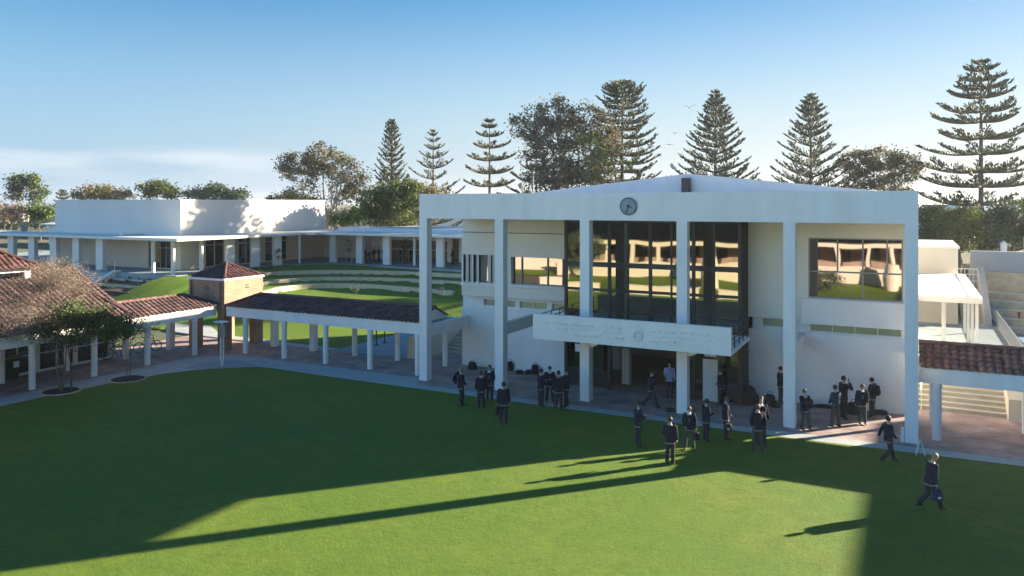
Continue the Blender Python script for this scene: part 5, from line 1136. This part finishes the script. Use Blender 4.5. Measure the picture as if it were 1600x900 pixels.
# ------------------------------------------------------------------ bags on the ground
for (px, py, w, dp, h, rz, lab, m) in ((738, 577, .55, .3, .42, .1, 'dark case standing against the wall behind the boy with white shirt', 'bag'), (797, 579, .35, .3, .5, .3, 'upright black bag peeking out right of the second column', 'bag'),
        (812, 584, .5, .4, .2, .2, 'flat black bag left in the row along the wall', 'bag'), (826, 584, .45, .35, .22, 1, 'slumped black bag second in the row along the wall', 'bag'), (836, 584, .42, .3, .5, .5, 'tallest black bag at the end of the row along the wall', 'bag'),
        (1047, 643, .42, .25, .16, .1, 'black bag lying flat on the paving left of the entrance column', 'bag'), (1166, 631, .9, .5, .85, .2, 'large heap of black bags in the corner right of the entrance', 'bag'), (1179, 630, .4, .4, .45, .8, 'black bag leaning on the big heap by the entrance', 'bag'),
        (1203, 634, .50, .35, .52, .1, 'upright black backpack against the white wall left of the fifth column', 'bag'), (1211, 636, .4, .4, .22, .9, 'slumped black bag at the foot of the upright backpack', 'bag'),
        (1263, 637, .45, .3, .42, .2, 'navy bag with white patch behind the boy leaning by the fifth column', 'bagblue'), (1287, 637, .9, .35, .14, .2, 'long flat black bag against the wall under the right window', 'bag'),
        (1334, 647, .62, .4, .52, .2, 'big black bag behind the group under the right window', 'bag'), (1376, 647, .6, .3, .18, .1, 'low black bag lying by the wall right of the backpack boy', 'bag')):
    x, y = ground_at(px, py); y = min(y, LY - .102 - dp / 2); bag((x, y, .005), lab, w, dp, h, rz, m, h > .3, white=(m == 'bagblue'))
# A frame by the end column
x, y = ground_at(1438, 711); A = thing('folding_trestle', 'small white folding A-frame stand on the lawn edge beside the end column', 'trestle', (x, y, 0), .1)
for sx_ in (-1, 1):
    b = MB()
    for yy in (-.12, .12): b.tube([(sx_ * .16, yy, 0), (sx_ * .02, yy, .55)], .016, 6)
    b.tube([(sx_ * .11, -.12, .2), (sx_ * .11, .12, .2)], .012, 6); b.build('leg', M['whiteframe'], A)
# wheelie bin
x, y = -43.05, 24.2; BN = thing('wheelie_bin', 'dark green bin with a mustard lid and pale sticker under the left walkway', 'bin', (x, y, 0), 0)
b = MB(); b.add([(-.24, -.25, .05), (.24, -.25, .05), (.24, .25, .05), (-.24, .25, .05), (-.30, -.33, 1.15), (.30, -.33, 1.15), (.30, .33, 1.15), (-.30, .33, 1.15)], [(0, 3, 2, 1), (4, 5, 6, 7), (0, 1, 5, 4), (1, 2, 6, 5), (2, 3, 7, 6), (3, 0, 4, 7)]); b.build('bin_body', M['bin'], BN)
b = MB(); b.add([(-.33, -.36, 1.15), (.33, -.36, 1.15), (.33, .36, 1.15), (-.33, .36, 1.15), (-.28, -.30, 1.25), (.28, -.30, 1.22), (.28, .30, 1.22), (-.28, .30, 1.25)], [(0, 3, 2, 1), (4, 5, 6, 7), (0, 1, 5, 4), (1, 2, 6, 5), (2, 3, 7, 6), (3, 0, 4, 7)]); b.build('lid', M['binlid'], BN)
b = MB(); b.box(.29, .305, -.05, .25, .65, .98); b.build('sticker', M['paper'], BN)
for yy in (-.25, .25): b = MB(); b.tube([(-.22, yy - .03, .1), (-.22, yy + .03, .1)], .1, 14); b.build('wheel', M['black'], BN)
# bicycles
def bicycle(x, y, rz, label):
    o = thing('bicycle', label, 'bicycle', (x, y, 0), rz)
    for cx in (-.53, .53):
        b = MB(); b.tube([(cx + .33 * math.cos(i * math.pi / 14), 0, .35 + .33 * math.sin(i * math.pi / 14)) for i in range(29)], .024, 6, cap=False, ref=(0, 1, 0)); w = b.build('wheel', M['black'], o)
        b = MB(); b.tube([(cx + .30 * math.cos(i * math.pi / 14), 0, .35 + .30 * math.sin(i * math.pi / 14)) for i in range(29)], .010, 6, cap=False, ref=(0, 1, 0))
        for i in range(14): a = i * math.pi / 7; b.tube([(cx, .02 * (-1) ** i, .35), (cx + .3 * math.cos(a), 0, .35 + .3 * math.sin(a))], .003, 3)
        b.ell((cx, 0, .35), (.035, .04, .035), 8, 6); b.build('rim', M['steel'], w)
    b = MB()
    for p, q in (((-.53, 0, .35), (-.08, 0, .32)), ((-.53, 0, .35), (-.18, 0, .82)), ((-.08, 0, .32), (-.20, 0, .92)), ((-.08, 0, .32), (.36, 0, .80)), ((-.17, 0, .80), (.34, 0, .88)), ((.33, 0, .95), (.38, 0, .75)), ((.38, .04, .72), (.53, .05, .35)), ((.38, -.04, .72), (.53, -.05, .35))): b.tube([p, q], .020, 8)
    b.build('frame', M['black'], o)
    b = MB(); b.tube([(-.34, 0, .95), (-.2, 0, .96), (-.06, 0, .94)], [(.07, .03), (.06, .03), (.02, .02)], 8, ref=(0, 0, 1)); b.build('saddle', M['black'], o)
    b = MB(); b.tube([(.33, 0, .95), (.31, 0, 1.02), (.36, 0, 1.05)], .014, 6); b.tube([(.30, -.30, 1.04), (.36, 0, 1.05), (.30, .30, 1.04)], .014, 6); b.build('handlebar', M['black'], o)
    b = MB(); b.tube([(-.08, -.04, .32), (-.08, .04, .32)], .09, 14); b.tube([(-.08, .05, .32), (.04, .05, .24), (.04, .12, .24)], .012, 6); b.tube([(-.08, -.05, .32), (-.2, -.05, .40), (-.2, -.12, .40)], .012, 6); b.build('crank', M['steel'], o)
    return o
bicycle(-43.05, 30.4, R_(78), 'black bicycle leaning behind the walkway columns, the left one')
bicycle(-43.15, 32.6, R_(72), 'black bicycle nearer the brick tower, rear wheel showing past the column')
for k, (px, py) in enumerate(((588, 540), (601, 536))):
    x, y = ground_at(px, py); b = MB(); b.tube([(0, 0, 0), (0, 0, 1.05)], .04, 8); b.tube([(0, 0, 0), (0, 0, .04)], .16, 12)
    tag(b.build('dark_bollard', M['dark'], loc=(x, y, .03)), ('short dark post, left of the pair on the path behind the walkway', 'taller dark post, right of the pair on the path behind the walkway')[k], 'post')
# gulls
rn = random.Random(4)
for k, (px, py, dd, sp, lab) in enumerate(((1077, 169, 80, .62, 'gull with raised wings, highest in the sky'), (1054, 208, 95, .35, 'small dark gull below the highest one'), (1046, 226, 90, .55, 'gull gliding with flat wings left of the cone pine'), (1031, 245, 100, .40, 'lowest gull, just above the white roof'))):
    x, y = at_depth(px, dd); z_ = zat(py, dd); b = MB()
    b.tube([(0, -.25, 0), (0, 0, .02), (0, .22, .02), (0, .3, .01)], [.02, .06, .05, .015], 8)
    up = (.45, .1, .06, .1)[k]; 
    for sx_ in (-1, 1):
        vs = [(0, .10, .02), (0, -.10, .02), (sx_ * sp * .5, -.04, .02 + up * .8 * sp), (sx_ * sp * .5, .14, .02 + up * .8 * sp), (sx_ * sp, -.08, .02 + up * sp * (1.3 if up > .3 else .3))]
        vs2 = [(a_, b2, c_ + .015) for a_, b2, c_ in vs]; b.add(vs + vs2, [(0, 3, 2, 1), (3, 4, 2), (5, 6, 7, 8), (8, 7, 9), (0, 1, 6, 5), (1, 2, 7, 6), (2, 4, 9, 7), (4, 3, 8, 9), (3, 0, 5, 8)])
    o = b.build('gull', M['bird'], loc=(x, y, z_), rz=HEAD + rn.uniform(-.5, .5)); tag(o, lab, 'bird', 'gulls in the sky')

# ------------------------------------------------------------------ air
HZD = .0002
b = MB(); b.box(-2600, 2600, -2600, 2600, -1.5, 45); hm = bpy.data.materials.new('thin_air'); hm.use_nodes = True; t = hm.node_tree; t.nodes.clear()
o_ = t.nodes.new('ShaderNodeOutputMaterial'); pv = t.nodes.new('ShaderNodeVolumePrincipled'); pv.inputs['Color'].default_value = (.86, .92, 1, 1); pv.inputs['Density'].default_value = HZD; pv.inputs['Anisotropy'].default_value = .35
t.links.new(pv.outputs[0], o_.inputs['Volume']); hz_ = b.build('haze', hm); hz_['kind'] = 'stuff'
